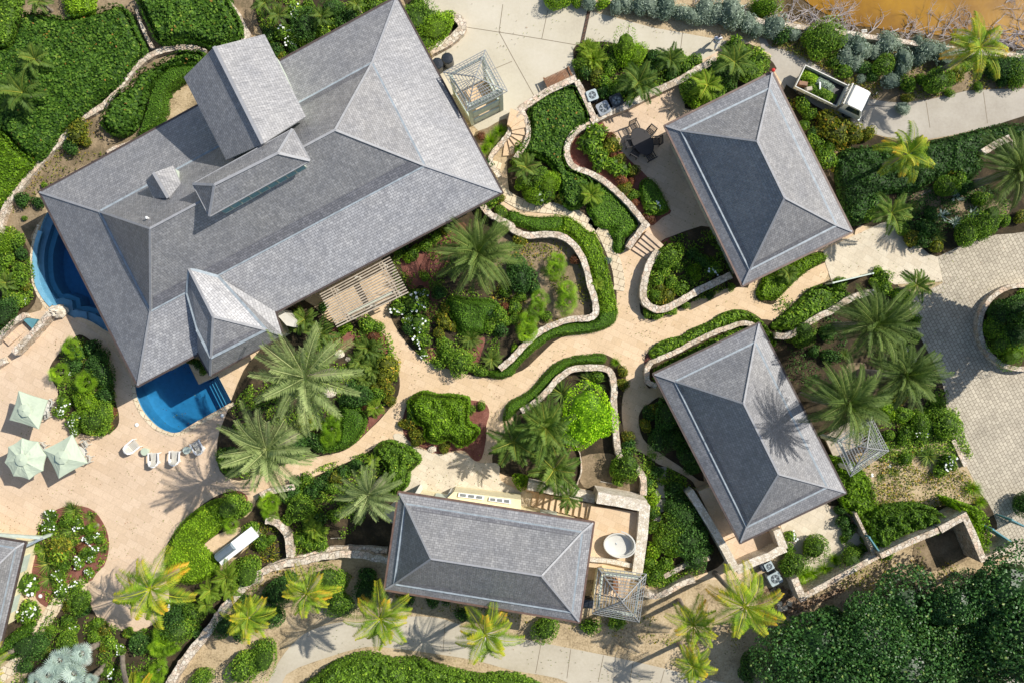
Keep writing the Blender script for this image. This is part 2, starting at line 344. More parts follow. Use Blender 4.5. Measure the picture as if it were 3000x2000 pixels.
def thing(name, loc, label, cat, group=None, rz=0):
    o = bpy.data.objects.new(name, None); o.location = loc; o.rotation_euler = (0, 0, rz); COL.objects.link(o); o.empty_display_size = .3
    return tag(o, label, cat, group)
def tag(o, label=None, cat=None, group=None, kind=None):
    if label: o['label'] = label
    if cat: o['category'] = cat
    if group: o['group'] = group
    if kind: o['kind'] = kind
    return o
def part(mb, name, parent, label=None):
    """mesh in the parent's local coordinates"""
    me = MB.build(mb, name); me.parent = parent
    if label: me['label'] = label
    return me
def wpart(mb, name, root, label=None, sm=False):
    """mesh given in world coordinates under an unrotated root"""
    ob = mb.build(name, root.location, sm); ob.parent = root; ob.location = (0, 0, 0)
    if label: ob['label'] = label
    return ob
def wsub(mb, name, par, root, label=None):
    ob = mb.build(name, root.location); ob.parent = par; ob.location = (0, 0, 0)
    if label: ob['label'] = label
    return ob
def copy_tree(o, parent=None):
    c = o.copy(); COL.objects.link(c); c.parent = parent
    for ch in KIDS.get(o.name, o.children): copy_tree(ch, c)
    return c
KIDS = {}
# ---------------------------------------------------------------- the setting: ground, roads, paths, beds, water
def pl(s, n=4, z=0.0): return [tuple(gp(p, z)[:2]) for p in smooth(P(s), True, n)]
def raw(s, z=0.0): return [tuple(gp(p, z)[:2]) for p in P(s)]
pool1 = pl('E 262 60 232 170 226 280 238 390 262 450 300 510 340 550 420 545 400 620 455 672 490 630 545 632 620 665 700 715 760 720 700 560 560 300 420 40 340 -60 300 -40', 3)
pool2 = pl('E 885 1075 905 1160 950 1250 1030 1335 1110 1375 1180 1372', 4)[:-4] + raw('E 1190 1368 1300 1302 1440 1226 1522 1180 1432 1008 1305 1066 1228 910 1100 880 900 980')
def sheet(name, poly, z, m, holes=(), z0=-.02, kind='structure'):
    b = MB(); b.sheet(poly, z, m, holes, z0); return tag(b.build(name), kind=kind)
g = MB(); g.sheet([(-230, -200), (230, -200), (230, 200), (-230, 200)], 0, 'sand', [pool1, pool2]); tag(g.build('ground'), kind='structure')
sheet('driveway', raw('W 950 -60 1260 -40 1340 22 1500 64 1700 100 1800 142 1850 172; D 250 385 420 500 560 590 700 655 840 672 1050 655 1300 598 1430 588 1700 570 1800 560 1800 790 1420 840 1200 890 1000 925 880 930 700 880 560 830 300 690 100 580; C 1690 520 1340 385 1000 560 600 720 400 505 230 600 60 712; B 1640 800 1500 900 1300 700 1180 440 1130 330 1000 -20'), .010, 'concrete')
tanp = raw('W -40 760 100 690 300 690 300 560 900 500 1110 380 1160 400 1200 330 1260 300 1370 290 1400 300 1570 190 1760 130 1990 530 1905 625 1850 720 1780 800 1800 1000 1960 1150 1700 1330 1500 1330 1340 1330 900 1140 560 1150 520 1160 430 1300 330 1445 230 1420 0 1520 -60 1520')
sheet('lane', raw('D 250 300 620 600 840 672 1050 655 1300 598 1430 588 1700 570 1800 560 1800 790 1420 840 1200 890 1000 925 880 930 700 880 560 830 300 690 100 580 -20 430 -60 250'), .0135, 'lane')
sheet('sandstone_path', tanp, .020, 'tan', [pool1, pool2])
sheet('pool_terrace', pl('W 0 765 60 720 150 720 240 780 300 870 330 960 390 995 540 930 560 900 520 1000 505 1085 560 1130 500 1155 420 1200 380 1290 330 1290 230 1340 60 1400 -60 1400 -60 800', 2), .026, 'pink', [pool2], .0)
sheet('upper_patio', raw('C 1500 250 1700 360 1680 600 1060 820 1560 1800 1330 1740 1060 1600 900 1600 830 1400 560 800'), .030, 'pink', (), .0)
sheet('limestone_court', raw('H 360 190 560 92 740 10 830 -10 920 180 980 150 1050 210 1110 232 1146 392 830 412 690 335 420 402 375 270'), .045, 'pale', (), 0)
sheet('limestone_court', pl('W 985 1042 1060 1040 1100 1062 1145 1065 1152 1104 1215 1130 1300 1160 1300 1230 900 1200 925 1130 945 1062'), .050, 'pale', (), 0)
sheet('limestone_court', pl('F 900 1400 960 1390 1030 1470 1130 1500 1180 1560 1040 1600 960 1500', 3), .058, 'pale', (), 0)
sheet('paved_drive', raw('W 2166 650 2120 598 2150 572 2250 520 2352 482 2460 440 2460 1420 2345 1330 2310 1262 2262 1150 2215 1060 2165 960 2115 830 2085 690'), .014, 'paver', (), -.02)
sheet('lower_road', pl('J 40 1700 120 1480 230 1320 360 1220 560 1165 700 1170 1000 1130 1200 1140 1350 1185; K 0 1262 350 1332 700 1402 1000 1470 1300 1545 1500 1600 1300 1720 500 1610 300 1535 0 1482; J 1450 1420 1200 1378 900 1338 720 1330 480 1395 200 1510 140 1700', 3), .012, 'road')
sheet('lower_road', raw('L 1230 1600 1300 1530 1480 1490 1800 1420 1800 1700 1200 1700'), .012, 'lane')
sheet('paved_drive', raw('L 1540 760 1600 740 1700 690 1800 700 1800 1000 1650 900'), .016, 'concrete')
# concrete joints
j = MB()
for s in ('C 235 70 195 258', 'C 0 226 195 258', 'C 195 258 440 300', 'C 0 370 150 640', 'C 770 145 752 305', 'C 1122 195 1102 355', 'C 1482 205 1470 270', 'B 1380 180 1680 226', 'B 1620 30 1595 212',
          'B 1595 212 1680 370', 'B 1560 455 1680 405', 'D 1036 668 1062 840', 'D 1412 605 1440 812', 'D 640 690 760 700', 'J 1240 1175 1228 1360', 'K 190 1310 155 1500', 'K 385 1345 360 1535', 'K 600 1385 565 1560', 'K 795 1430 770 1568', 'K 1000 1480 975 1568'):
    a, b_ = raw(s); d = (Vector(b_) - Vector(a)); nn = Vector((-d.y, d.x)).normalized() * .022
    j.sheet([Vector(a) + nn, Vector(b_) + nn, Vector(b_) - nn, Vector(a) - nn], .0165, 'joint')
tag(j.build('road_joints'), kind='structure')
# beds: (polygon, material)
beds = [
 ('dry', 'A -80 -80 1700 -80 1640 230 1430 330 1290 430 1240 560 1130 570 1090 640 1050 800 870 920 250 1260 300 1390 240 1480 200 1568; E 225 150 200 260 215 400 280 560 200 600 60 660 0 720 -80 760', .030),
 ('soil', 'B 60 -60 880 -60 640 180 160 390 60 250 0 100', .032),
 ('soil', 'B 950 -60 1150 80 1290 90 1370 130 1360 190 1300 260 1220 300 1140 335', .032),
 ('dry', 'B 1430 900 1520 840 1640 780 1650 860 1590 960 1530 1030 1540 1080 1570 1130', .034),
 ('soil', 'C 420 300 600 275 720 300 860 320 1000 350 1240 405 1200 450 1000 560 780 680 560 770 500 640 420 500 405 400', .034),
 ('soil', 'C 1130 520 1340 390 1420 310 1560 290 1680 380 1700 500 1190 725 1130 620', .036),
 ('soil', 'C 70 700 230 600 420 530 540 770 520 810 430 850 360 940 350 1010 400 1100 560 1160 690 1270 780 1370 830 1460 800 1520; G 780 90 740 150 735 190 660 190 600 60 520 -20; C 470 1420 330 1350 150 1330 20 1310; B 1660 1250 1650 1060; C 20 1040 100 900 100 800', .030),
 ('mulch', 'C 400 930 470 860 560 810 600 808 640 900 760 1040 890 1165 960 1300 1045 1385 985 1430 900 1485 820 1380 640 1190 520 1135 440 1115 385 1040', .038),
 ('soil', 'W 880 585 905 640 935 668 895 700 905 745 945 800 985 825 1060 855 1135 868 1200 850 1240 815 1290 775 1390 755 1414 715 1414 650 1395 590 1370 545 1320 510 1200 495 1150 470 1110 440 1040 480', .030),
 ('mulch', 'F 950 250 1060 180 1180 120 1300 20 1380 20 1330 160 1250 290 1180 380 1200 640 1120 640 1100 420 1010 440', .040),
 ('mulch', 'F 1090 860 1180 820 1330 860 1420 760 1500 760 1480 860 1420 990 1250 960 1130 910', .040),
 ('dry', 'G 0 100 100 110 250 105 350 130 420 200 460 290 490 420 520 600 380 625 220 680 130 640 0 500; F 1560 300 1600 60', .042),
 ('soil', 'W 560 850 520 950 500 1010 505 1080 550 1103 600 1086 640 1070 700 1054 750 1044 790 1034 820 1014 850 985 880 955 915 905 915 850 890 790 870 765 850 738 800 735 760 740 700 690 650 720 600 800', .032),
 ('mulch', 'F 480 680 600 720 740 720 840 740 880 850 800 860 700 780 560 850 500 790', .040),
 ('mulch', 'F 640 1330 720 1250 780 1200 850 1240 700 1400 650 1440', .040),
 ('mulch', 'F 960 1330 990 1200 1050 1120 1200 1130 1400 1165 1500 1185 1532 1250 1512 1330 1510 1420 1480 1550 1432 1562 1370 1500 1290 1500 1200 1520 1100 1480 1000 1430', .060),
 ('soil', 'G 960 150 1050 95 1340 40 1560 400 1440 430 1250 490 1100 570 940 640 870 625 838 560 860 300', .034),
 ('mulch', 'G 965 155 1040 100 1075 170 1000 200', .040),
 ('soil', 'G 870 900 900 850 1000 780 1120 740 1200 690 1300 650 1400 590 1490 575 1580 600 1700 700 1700 800 1560 700 960 1010 930 1080 880 1070', .034),
 ('mulch', 'G 870 905 900 850 960 870 930 920 875 930', .040),
 ('soil', 'H -70 740 30 650 80 620 170 540 250 470 300 425 400 390 520 380 700 335 840 400 900 520 950 620 1000 760 1100 950 1160 1120 1180 1300 1280 1568; L 1320 240 1440 380 1500 560 1300 500 1000 420 700 430 500 400 0 300', .030),
 ('dry', 'H 520 930 640 930 620 1010 520 1010', .040),
 ('sand', 'L 560 80 700 50 900 20 1230 0 1330 250 1400 370 1180 400 1050 410 900 400 720 440 680 260', .040),
 ('soil', 'G 1700 370 1640 400 1600 500 1700 545; H 60 510 130 440 200 370 280 310 400 250 370 195 200 230', .034),
 ('soil', 'H 860 -100 1700 -120 1650 -80 1450 60 1110 228 1050 205 980 148 925 175 840 -20', .032),
 ('soil', 'D 100 600 300 690 560 830 700 885 880 935 1000 930 1200 895 1430 845 1800 790 1800 1440 1500 1540 1250 1560 840 1500 600 1480 520 1480', .030),
 ('dry', 'D 380 1000 480 1020 460 1200 400 1150', .040),
 ('dry', 'D 860 1290 1000 1260 1200 1160 1330 1200 1500 1330 1600 1340 1480 1500 1200 1450 960 1400', .040),
 ('dry', 'D 0 290 0 130 300 180 700 240 1100 300 1700 370 1800 380 1800 560 1430 588 1300 598 1050 655 840 672 700 655 620 640 420 500 250 385 120 330', .030),
 ('soil', 'G 60 1240 200 1120 300 1030 380 940 520 865 610 868 700 920 745 990 740 1080 720 1200 730 1350 790 1480; K 860 60 960 130 1060 170 1150 220 1210 290 1330 600 1400 740 1280 840 900 930 850 800 900 400 700 340 400 280 140 240; J 1580 180 1560 40; G -20 1350', .032),
 ('dry', 'K 460 80 640 60 760 130 830 200 860 300 700 320 470 280 450 160', .040),
 ('soil', 'G 830 1300 850 1230 900 1190 1000 1160 1160 1440 1260 1700 1100 1600 950 1500 860 1420', .036),
 ('soil', 'E 500 748 560 752 640 820 700 900 740 1020 755 1160 782 1260 772 1340 700 1395 620 1402 520 1380 430 1290 390 1200 380 1100 340 1030 330 950 400 850', .034),
 ('mulch', 'I 380 430 500 402 620 438 700 560 716 680 684 800 622 882 500 935 430 1000 330 1070 240 1010 210 860 240 700 240 600 290 500', .034),
 ('soil', 'I 200 1460 330 1120 450 1010 590 965 640 1120 740 1190 880 1228 980 1190 1090 900 1080 740 1130 600 1290 425 1440 330 1560 305 1620 350 1600 480; J -20 430 20 345 140 305 300 245 560 135 700 68 850 -10 1010 30 1080 110 1010 180 980 310 930 330 900 700 500 700 200 780 0 870; I 1560 980 1330 1270 1110 1568 900 1700 200 1700', .032),
 ('mulch', 'I 1430 365 1500 318 1570 306 1625 345 1600 400 1480 380', .040),
 ('sand', 'I 1700 620 1620 660 1560 740 1500 740 1430 800 1450 840 1600 700', .040),
 ('mulch', 'I 360 440 440 405 520 402 480 460', .036),
 ('soil', 'I -80 1440 0 1420 100 1400 160 1290 240 1160 120 1010 90 850 0 1400 -80 1440', .036),
 ('soil', 'W -40 560 40 540 75 600 85 680 60 720 0 760 -60 760', .036),
 ('rocks', 'L -60 930 0 950 100 930 200 1000 240 1020 330 1000 460 940 500 970 300 1060 100 1140 -60 1120', .012),
 ('dry', 'L 960 660 1270 560 1300 760 1030 830', .010),
]
names = {'dry': 'garden_soil', 'soil': 'planting_bed', 'mulch': 'mulch_bed', 'sand': 'sandy_ground', 'rocks': 'rubble_ground'}
for i, (m, s, z) in enumerate(beds): sheet(names[m], pl(s, 3), z + i * .0004, m, [pool1] if i == 0 else ())
sheet('sandstone_path', pl('I 1320 690 1400 610 1480 570 1640 530 1680 560 1560 640 1440 760 1380 760'), .066, 'tan')
sheet('round_terrace', [tuple(gp(P('I %f %f' % (850 + 262 * cos(a), 985 + 240 * sin(a)))[0])[:2]) for a in np.linspace(0, 2 * pi, 48)[:-1]], .056, 'pink')
def ribbon(s, w, z0, z1, m, closed=False, jit=0.0, n=5, mb=None, ref=None):
    pts = [Vector(gp(p, z1 if ref is None else ref)[:2]) for p in (smooth(P(s), closed, n) if n > 1 else P(s))]
    N = len(pts); b = mb or MB(); L = []; Rr = []
    for i in range(N):
        if closed: d = pts[(i + 1) % N] - pts[i - 1]
        else: d = pts[min(i + 1, N - 1)] - pts[max(i - 1, 0)]
        d.normalize(); nn = Vector((-d.y, d.x)); k = 1.0
        if n == 1 and 0 < i < N - 1:
            e = (pts[i] - pts[i - 1]).normalized(); k = 1 / max(.5, abs(e.dot(d)))
        h1 = w / 2 * k + random.uniform(-jit, jit); h2 = w / 2 * k + random.uniform(-jit, jit); z = z1 + random.uniform(-jit, jit) * .4
        L.append((pts[i] + nn * h1, z)); Rr.append((pts[i] - nn * h2, z))
    rg = range(N) if closed else range(N - 1)
    for i in rg:
        k = (i + 1) % N; a, za = L[i]; c, zc = L[k]; e, _ = Rr[i]; f, _ = Rr[k]
        b.face([(e.x, e.y, za), (f.x, f.y, zc), (c.x, c.y, zc), (a.x, a.y, za)], m)
        b.face([(f.x, f.y, z0), (f.x, f.y, zc), (e.x, e.y, za), (e.x, e.y, z0)][::-1], m)
        b.face([(a.x, a.y, z0), (a.x, a.y, za), (c.x, c.y, zc), (c.x, c.y, z0)][::-1], m)
    if not closed:
        for i, fl in ((0, 1), (N - 1, -1)):
            a, z = L[i]; e, _ = Rr[i]; q = [(a.x, a.y, z0), (e.x, e.y, z0), (e.x, e.y, z), (a.x, a.y, z)]; b.face(q[::fl], m)
    return b
tag(ribbon('B 1580 1060 1560 1160 1590 1240 1680 1310; C 90 1348 200 1362 310 1372 420 1410 520 1490; G 545 0 600 80 650 190 690 300 705 400 700 450', .80, -.01, .072, 'step').build('stone_path'), kind='structure')
tag(ribbon('I 560 915 480 950 400 1010 330 1110 260 1210 180 1310 130 1400 60 1480 -60 1560', .95, -.01, .07, 'step').build('stone_path'), kind='structure')
# pond with its muddy bank
sheet('pond_bank', pl('C 1500 -80 1680 -40; D 60 60 110 120 300 170 480 195 700 230 1100 290 1700 350 1800 340 1800 -120 500 -140', 2), .018, 'mud')
sheet('pond', pl('D 130 -120 210 -20 330 70 440 120 560 170 700 185 860 215 1000 225 1200 240 1300 270 1500 250 1640 300 1860 330 1900 -140 900 -160', 3), .06, 'pond')
# pool basins and water
def pool(poly, label, deep, ledge, nm):
    c = ccw(poly); N = len(c); cx = sum(p[0] for p in c) / N; cy = sum(p[1] for p in c) / N
    def inset(q, d):
        out = []
        for i in range(len(q)):
            a, b_, e = Vector(q[i - 1]), Vector(q[i]), Vector(q[(i + 1) % len(q)]); t = (e - a).normalized(); out.append((b_.x - t.y * d, b_.y + t.x * d))
        return out
    zs = [(c, .035, 'pooltile'), (c, -.35, 'poolpale')]
    if ledge: q = inset(c, ledge); zs += [(q, -.36, 'poolpale'), (q, -.85, 'pooltile'), (inset(q, .35), -.88, 'pooltile'), (inset(q, .5), -deep, 'pooltile')]
    else: zs += [(c, -deep, 'pooltile')]
    root = thing('swimming_pool', (cx, cy, -deep), label, 'pool', None); b = MB()
    for (p, z, m), (q, z2, m2) in zip(zs, zs[1:]):
        for i in range(N):
            k = (i + 1) % N; b.face([(p[i][0], p[i][1], z), (q[i][0], q[i][1], z2), (q[k][0], q[k][1], z2), (p[k][0], p[k][1], z)], m2)
    b.sheet(zs[-1][0], -deep, 'pooltile'); wpart(b, 'basin', root)
    w = MB(); cc = inset(c, .004); w.sheet(cc, -.10, 'water'); w.sheet(cc, -deep - .12, 'water'); n0 = len(w.f)
    for i in range(N):
        k = (i + 1) % N; w.face([(cc[i][0], cc[i][1], -deep - .12), (cc[k][0], cc[k][1], -deep - .12), (cc[k][0], cc[k][1], -.10), (cc[i][0], cc[i][1], -.10)], 'water')
    wpart(w, 'water', root); return root
r1 = pool(pool1, 'curved deep blue swimming pool on the far left, half under the big grey roof', 2.0, .5, 1)
r2 = pool(pool2, 'blue plunge pool with corner steps below the big roof on the terrace', 1.6, 0, 2)
for k in range(4):
    b = MB(); q = raw('E %f %f %f %f %f %f %f %f' % (1432 - 8 - k * 26, 1010 + 4 + k * 14, 1518 - 8 - k * 26, 1180 + 0 + k * 14, 1494 - k * 26, 1194 + k * 14, 1408 - k * 26, 1022 + k * 14))
    b.sheet(q, -.3 - k * .26, 'pooltile', (), -1.7); wpart(b, 'step', r2)
b = ribbon('E 262 60 232 170 226 280 238 390 262 450 300 510 335 550', .30, 0.0, .10, 'poolpale', ref=.1); wpart(b, 'infinity_edge', r1)
b = ribbon('E 250 20 212 170 208 280 218 395 244 465 282 530 310 570', .22, -.05, .06, 'step', ref=.06, jit=.02); wpart(b, 'coping', r1)
b = ribbon('E 872 1070 888 1165 935 1260 1018 1348 1108 1390 1190 1384 1310 1318 1450 1240 1535 1190', .26, -.05, .065, 'step', ref=.06); wpart(b, 'coping', r2)
b = MB(); b.sheet(raw('E 415 600 455 578 560 590 565 640 520 640 490 640 455 676 400 625'), -.14, 'poolpale', (), -.5); wpart(b, 'step', r1)
b = MB(); b.sheet(raw('E 420 560 600 600 720 690 700 720 620 665 560 600 480 585'), -.5, 'poolpale', (), -.9); wpart(b, 'step', r1)

# ---------------------------------------------------------------- garden walls (top edge measured at its own height)
def wall(s, w, h, label, z0=0, m='stone', n=5, jit=.025, name='stone_wall', cat='wall', group=None):
    b = ribbon(s, w, z0, h, m, jit=jit, n=n); o = cen(b); o.z = z0
    return tag(b.build(name, o), label, cat, group)
wall('A 1350 345 1250 312 1120 318 1010 352 910 420 835 500 770 590 680 690 560 760 490 820 420 900 300 1020 230 1100 150 1200 60 1310 20 1400 -20 1560', .42, .45, 'long curving rough stone wall between the sea-grape hedge and dry soil at upper left')
wall('A 895 60 915 130 945 210 975 270 1000 320', .2, .5, 'short stone wall half hidden between the two top left hedges')
wall('A 1430 -60 1500 20 1550 90 1590 170 1620 240 1560 300', .42, .5, 'pale stone wall around the right end of the top hedge')
wall('A 860 930 830 950 760 970 700 1000', .3, .3, 'short pale kerb wall beside the big roof at the dry soil bed')
wall('B 1150 95 1290 105 1345 140 1350 190 1280 260 1200 305 1140 340', .62, .55, 'thick pale stone wall curving around shrubs beside the driveway at the big roof')
wall('B 1660 760 1665 860 1600 950 1545 1020 1545 1080 1600 1160', .34, .5, 'narrow stone wall left of the curved steps')
wall('C 20 760 60 712 230 600 420 512', .5, .8, 'straight stone wall in front of the wooden bench', n=1)
wall('C 425 530 480 640 545 785', .42, .802, 'stone wall left of the three air conditioners', n=2)
wall('C 520 800 620 745 760 690 880 630 1000 572 1110 522 1210 460 1340 390', .5, .78, 'long straight stone wall between driveway planting and upper patio', n=2)
wall('C 520 812 430 855 375 920 360 1000 400 1090 520 1140 620 1200 700 1270 780 1350 850 1440 890 1490; G 868 25 820 90 760 170', .42, .7, 'serpentine stone wall winding from the patio corner to the small steps')
wall('C 60 720 100 800 108 880 80 960 20 1040', .36, .7, 'curved stone wall right of the curved steps')
wall('B 1480 1340 1530 1400 1600 1440 1680 1485; G 0 48 100 88 250 82 350 105 430 180 480 280 510 400 545 520 548 600 500 632 380 640 240 690 150 745 60 830 0 895; F 1600 965', .45, .7, 'long looping stone wall ringing the fan palm bed in the centre')
wall('G 60 1240 150 1185 230 1110 300 1030 400 965 520 955 610 960 655 1000 672 1100 670 1190; K 700 60 780 115 848 190 865 260 862 335', .45, .8, 'hooked stone wall around the bright lime tree bed')
wall('G 962 190 912 260 882 340 862 440 872 520 930 568 1000 572 1100 525 1200 465 1320 405 1440 350', .5, .8, 'U-shaped stone wall around the planter below the upper right house')
wall('G 960 900 1090 845 1200 785 1330 725 1430 690 1510 665 1570 672 1620 700', .36, .7, 'pale stone wall left of the middle right house roof ridge')
wall('G 962 902 905 930 885 990 895 1050 950 1075', .36, .71, 'small stone wall curl at the corner of the middle right house')
wall('H 50 745 120 750 200 712 300 640 420 580 530 510 640 470 700 460', .45, .9, 'stone wall right of the beige path above the three date palms')
wall('H 1215 1430 1300 1600', .3, .3, 'low stone kerb at the edge of the grey paver drive', n=1)
wall('D 1410 1000 1500 945 1588 905', .5, .8, 'short angled stone wall right of the coconut palm near the lane', n=1)
wall('D 1600 915 1640 1010', .3, .8, 'very short stone wall stub beside the dark date palm', n=1)
wall('C 1560 118 1700 160; D 60 158 100 162 250 185 480 212 700 248 900 275 1100 305 1300 338 1500 355 1750 372', .34, .7, 'long stone boundary wall between the brown pond and silver shrubs')
wall('I 1700 880 1640 900 1560 980 1460 1090 1400 1180 1330 1270 1250 1370 1180 1460 1110 1580', .62, .9, 'broad rough stone wall running diagonally at lower left', jit=.05)
wall('J 0 865 60 830 180 790 300 770 450 735 600 722 700 730 870 768', .5, .9, 'curved stone retaining wall left of the bottom centre house', jit=.05)
wall('J 20 850 80 812 200 762 330 738 480 695 640 684 860 700', .34, .5, 'lower rubble ledge behind the curved retaining wall', jit=.05)
wall('J 30 340 90 310 250 280', .42, .8, 'small stone wall beside the fan palm at the path fork')
wall('J 60 500 120 510 175 555 210 620 222 740', .5, .8, 'quarter-circle stone wall around a grassy planter near the bar counter')
wall('E 322 600 200 745 85 860', .42, .9, 'straight beige stone wall by the pool steps at left', n=1)
wall('E 160 612 80 665 0 745 -40 790', .4, .7, 'stone wall at the left edge beside the sunken steps', n=1)
wall('E -60 960 0 925 30 905', .5, .5, 'tiny end of a stone wall at the left edge by the umbrellas', n=1)
wall('L 740 735 940 640 1120 565', .42, 2.2, 'tall stone wall under hanging vines at lower right', n=1)
wall('L 1130 562 1230 505 1310 462', .5, 2.25, 'end piece of the tall vine wall at its corner', n=1)
wall('L 1300 490 1350 600 1418 770', .48, 2.2, 'tall stone wall with creeping vine next to the teal gates', n=1)
wall('L 1425 765 1530 715 1632 665', .48, 2.203, 'tall stone wall stub in front of the teal gate', n=1)
wall('L 215 1010 350 940 480 868 600 800 740 722', .42, 1.5, 'long stone wall below the round shrub court', n=1)
wall('L 235 1030 175 880', .5, 1.503, 'short stone wall next to the lower air conditioners', n=1)
wall('L 700 730 645 600 575 450', .2, 1.2, 'thin stone wall below the vines right of the pale court', n=1)
wall('K 870 980 940 1000 1030 965 1120 915 1200 890', .42, .9, 'bright stone wall right of the lower lattice pyramid', n=3)
wall('K 1000 870 1150 790 1300 745', .35, .5, 'shaded stone ledge under the dark garden at bottom centre', n=3)
wall('K 425 270 455 170 445 60 400 -20', .08, .3, 'thin curved metal edging beside the lime tree')
b = MB()
for k in range(34):
    a0, a1 = 2 * pi * k / 34, 2 * pi * (k + .97) / 34
    c0 = gp(P('H 1665 690')[0], .6); q = [(c0.x + r * cos(a), c0.y + r * sin(a)) for r, a in ((2.85, a0), (3.2, a0), (3.2, a1), (2.85, a1))]
    b.sheet(q, .6 + random.uniform(-.01, .01), 'stone', (), 0)
tag(b.build('round_planter', (c0.x, c0.y, 0)), 'circular stone planter ring on the grey paver drive at right edge', 'planter')
sheet('planting_bed', [(c0.x + 2.86 * cos(a), c0.y + 2.86 * sin(a)) for a in np.linspace(0, 2 * pi, 40)[:-1]], .35, 'soil')

# ---------------------------------------------------------------- roofs and houses
def roof_face(b, pts, m, eave=(0, 1)):
    """UVs in metres: u along the eave edge, v up the slope"""
    pts = [Vector(p) for p in pts]; u = (pts[eave[1]] - pts[eave[0]]).normalized()
    nrm = (pts[1] - pts[0]).cross(pts[2] - pts[0]).normalized()
    if nrm.z < 0: pts = pts[::-1]; nrm = -nrm
    v = nrm.cross(u); o = pts[0]; off = random.uniform(0, 50)
    b.face(pts, m, .5, [((p - o).dot(u) + off, (p - o).dot(v) + off) for p in pts])
def strip(b, p, q, w, m, lift=.03, th=.05):
    up = Vector((0, 0, lift)); b.beam(Vector(p) + up, Vector(q) + up, w, th, m)
def lerp(a, b, t): return a + (b - a) * t
def house(name, label, eave, band, ridge, ze, zb, zr, wallm='render', gut='gutter', inset=.75, hip_w=.12, extra=None, z0=0):
    E = [gp(p, ze) for p in P(eave)]; B = [gp(p, zb) for p in P(band)]; r0, r1 = [gp(p, zr) for p in P(ridge)]
    c = sum(E, Vector()) / 4; root = thing(name, (c.x, c.y, z0), label, 'house')
    rf = MB()
    for i in range(4): roof_face(rf, [E[i], E[(i + 1) % 4], B[(i + 1) % 4], B[i]], 'sunlit_shingle' if name == 'main_house' and i == 2 else 'shingle')  # south-east skirt of the main roof has its sun sheen painted in
    # E0 nw E1 ne E2 se E3 sw ; ridge runs from r0 (0/3 end) to r1 (1/2 end)
    roof_face(rf, [B[0], B[1], r1, r0], 'shingle'); roof_face(rf, [B[1], B[2], r1], 'shingle'); roof_face(rf, [B[2], B[3], r0, r1], 'shingle'); roof_face(rf, [B[3], B[0], r0], 'shingle')
    rf.face([tuple(e - Vector((0, 0, .12))) for e in E][::-1], 'trim')
    for i in range(4):
        a, d = E[i], E[(i + 1) % 4]; dn = Vector((0, 0, .12)); rf.face([a - dn, d - dn, d, a], 'trim')
    ro = wpart(rf, 'roof', root)
    g = MB()
    for i in range(4):
        a, d = E[i], E[(i + 1) % 4]; out = (d - a).normalized().cross(Vector((0, 0, 1))); out *= (1 if out.dot((a + d) / 2 - c) > 0 else -1)
        ext = (d - a).normalized() * .10
        g.beam(a + out * .07 - ext - Vector((0, 0, .05)), d + out * .07 + ext * (.6) - Vector((0, 0, .05 + .004 * i)), .13, .12, gut)
    wsub(g, 'gutter', ro, root)
    f = MB()
    for i in range(4): strip(f, B[i], B[(i + 1) % 4], .13, 'band', .02 + .003 * i, .06)
    wsub(f, 'flashing', ro, root)
    rc = MB()
    for a, d, k in ((r0, r1, 0), (B[0], r0, 1), (B[3], r0, 2), (B[1], r1, 3), (B[2], r1, 4), (E[0], B[0], 5), (E[1], B[1], 6), (E[2], B[2], 7), (E[3], B[3], 8)): strip(rc, a, d, hip_w, 'ridge', .02 + .002 * k, .06)
    wsub(rc, 'ridge_cap', ro, root)
    w = MB(); q = [c + (e - c) * (1 - inset / max((e - c).length * .72, 1)) for e in E]
    w.sheet([(p.x, p.y) for p in q], ze - .1, wallm, (), z0); wo = wpart(w, 'wall', root)
    wins = 0
    for i in range(4):
        a, d = q[i], q[(i + 1) % 4]; L = (d - a).length; n = max(2, int(L / 3)); out = (d - a).normalized().cross(Vector((0, 0, 1))); out *= (1 if out.dot((a + d) / 2 - c) > 0 else -1)
        for k in range(n):
            m_ = a.lerp(d, (k + .5) / n); m_.z = z0 + 1.5; t = (d - a).normalized()
            x = MB(); x.beam(m_ - t * .6 + out * .03, m_ + t * .6 + out * .03, .1, 1.5, 'trim'); wo_ = wsub(x, 'window', wo, root)
    return root, E, B, (r0, r1), ro
hz = [
 ('W 92 442 911 -5 1152 442 317 884', 'W 229 486 855 145 976 381 346 715', 'W 345 525 770 299', 4.0, 5.55, 9.35),
]
main, E1, B1, RD1, mroof = house('main_house', 'biggest house with a long grey shingle roof, wide gabled tower and two pools beside it', *hz[0], hip_w=.14)
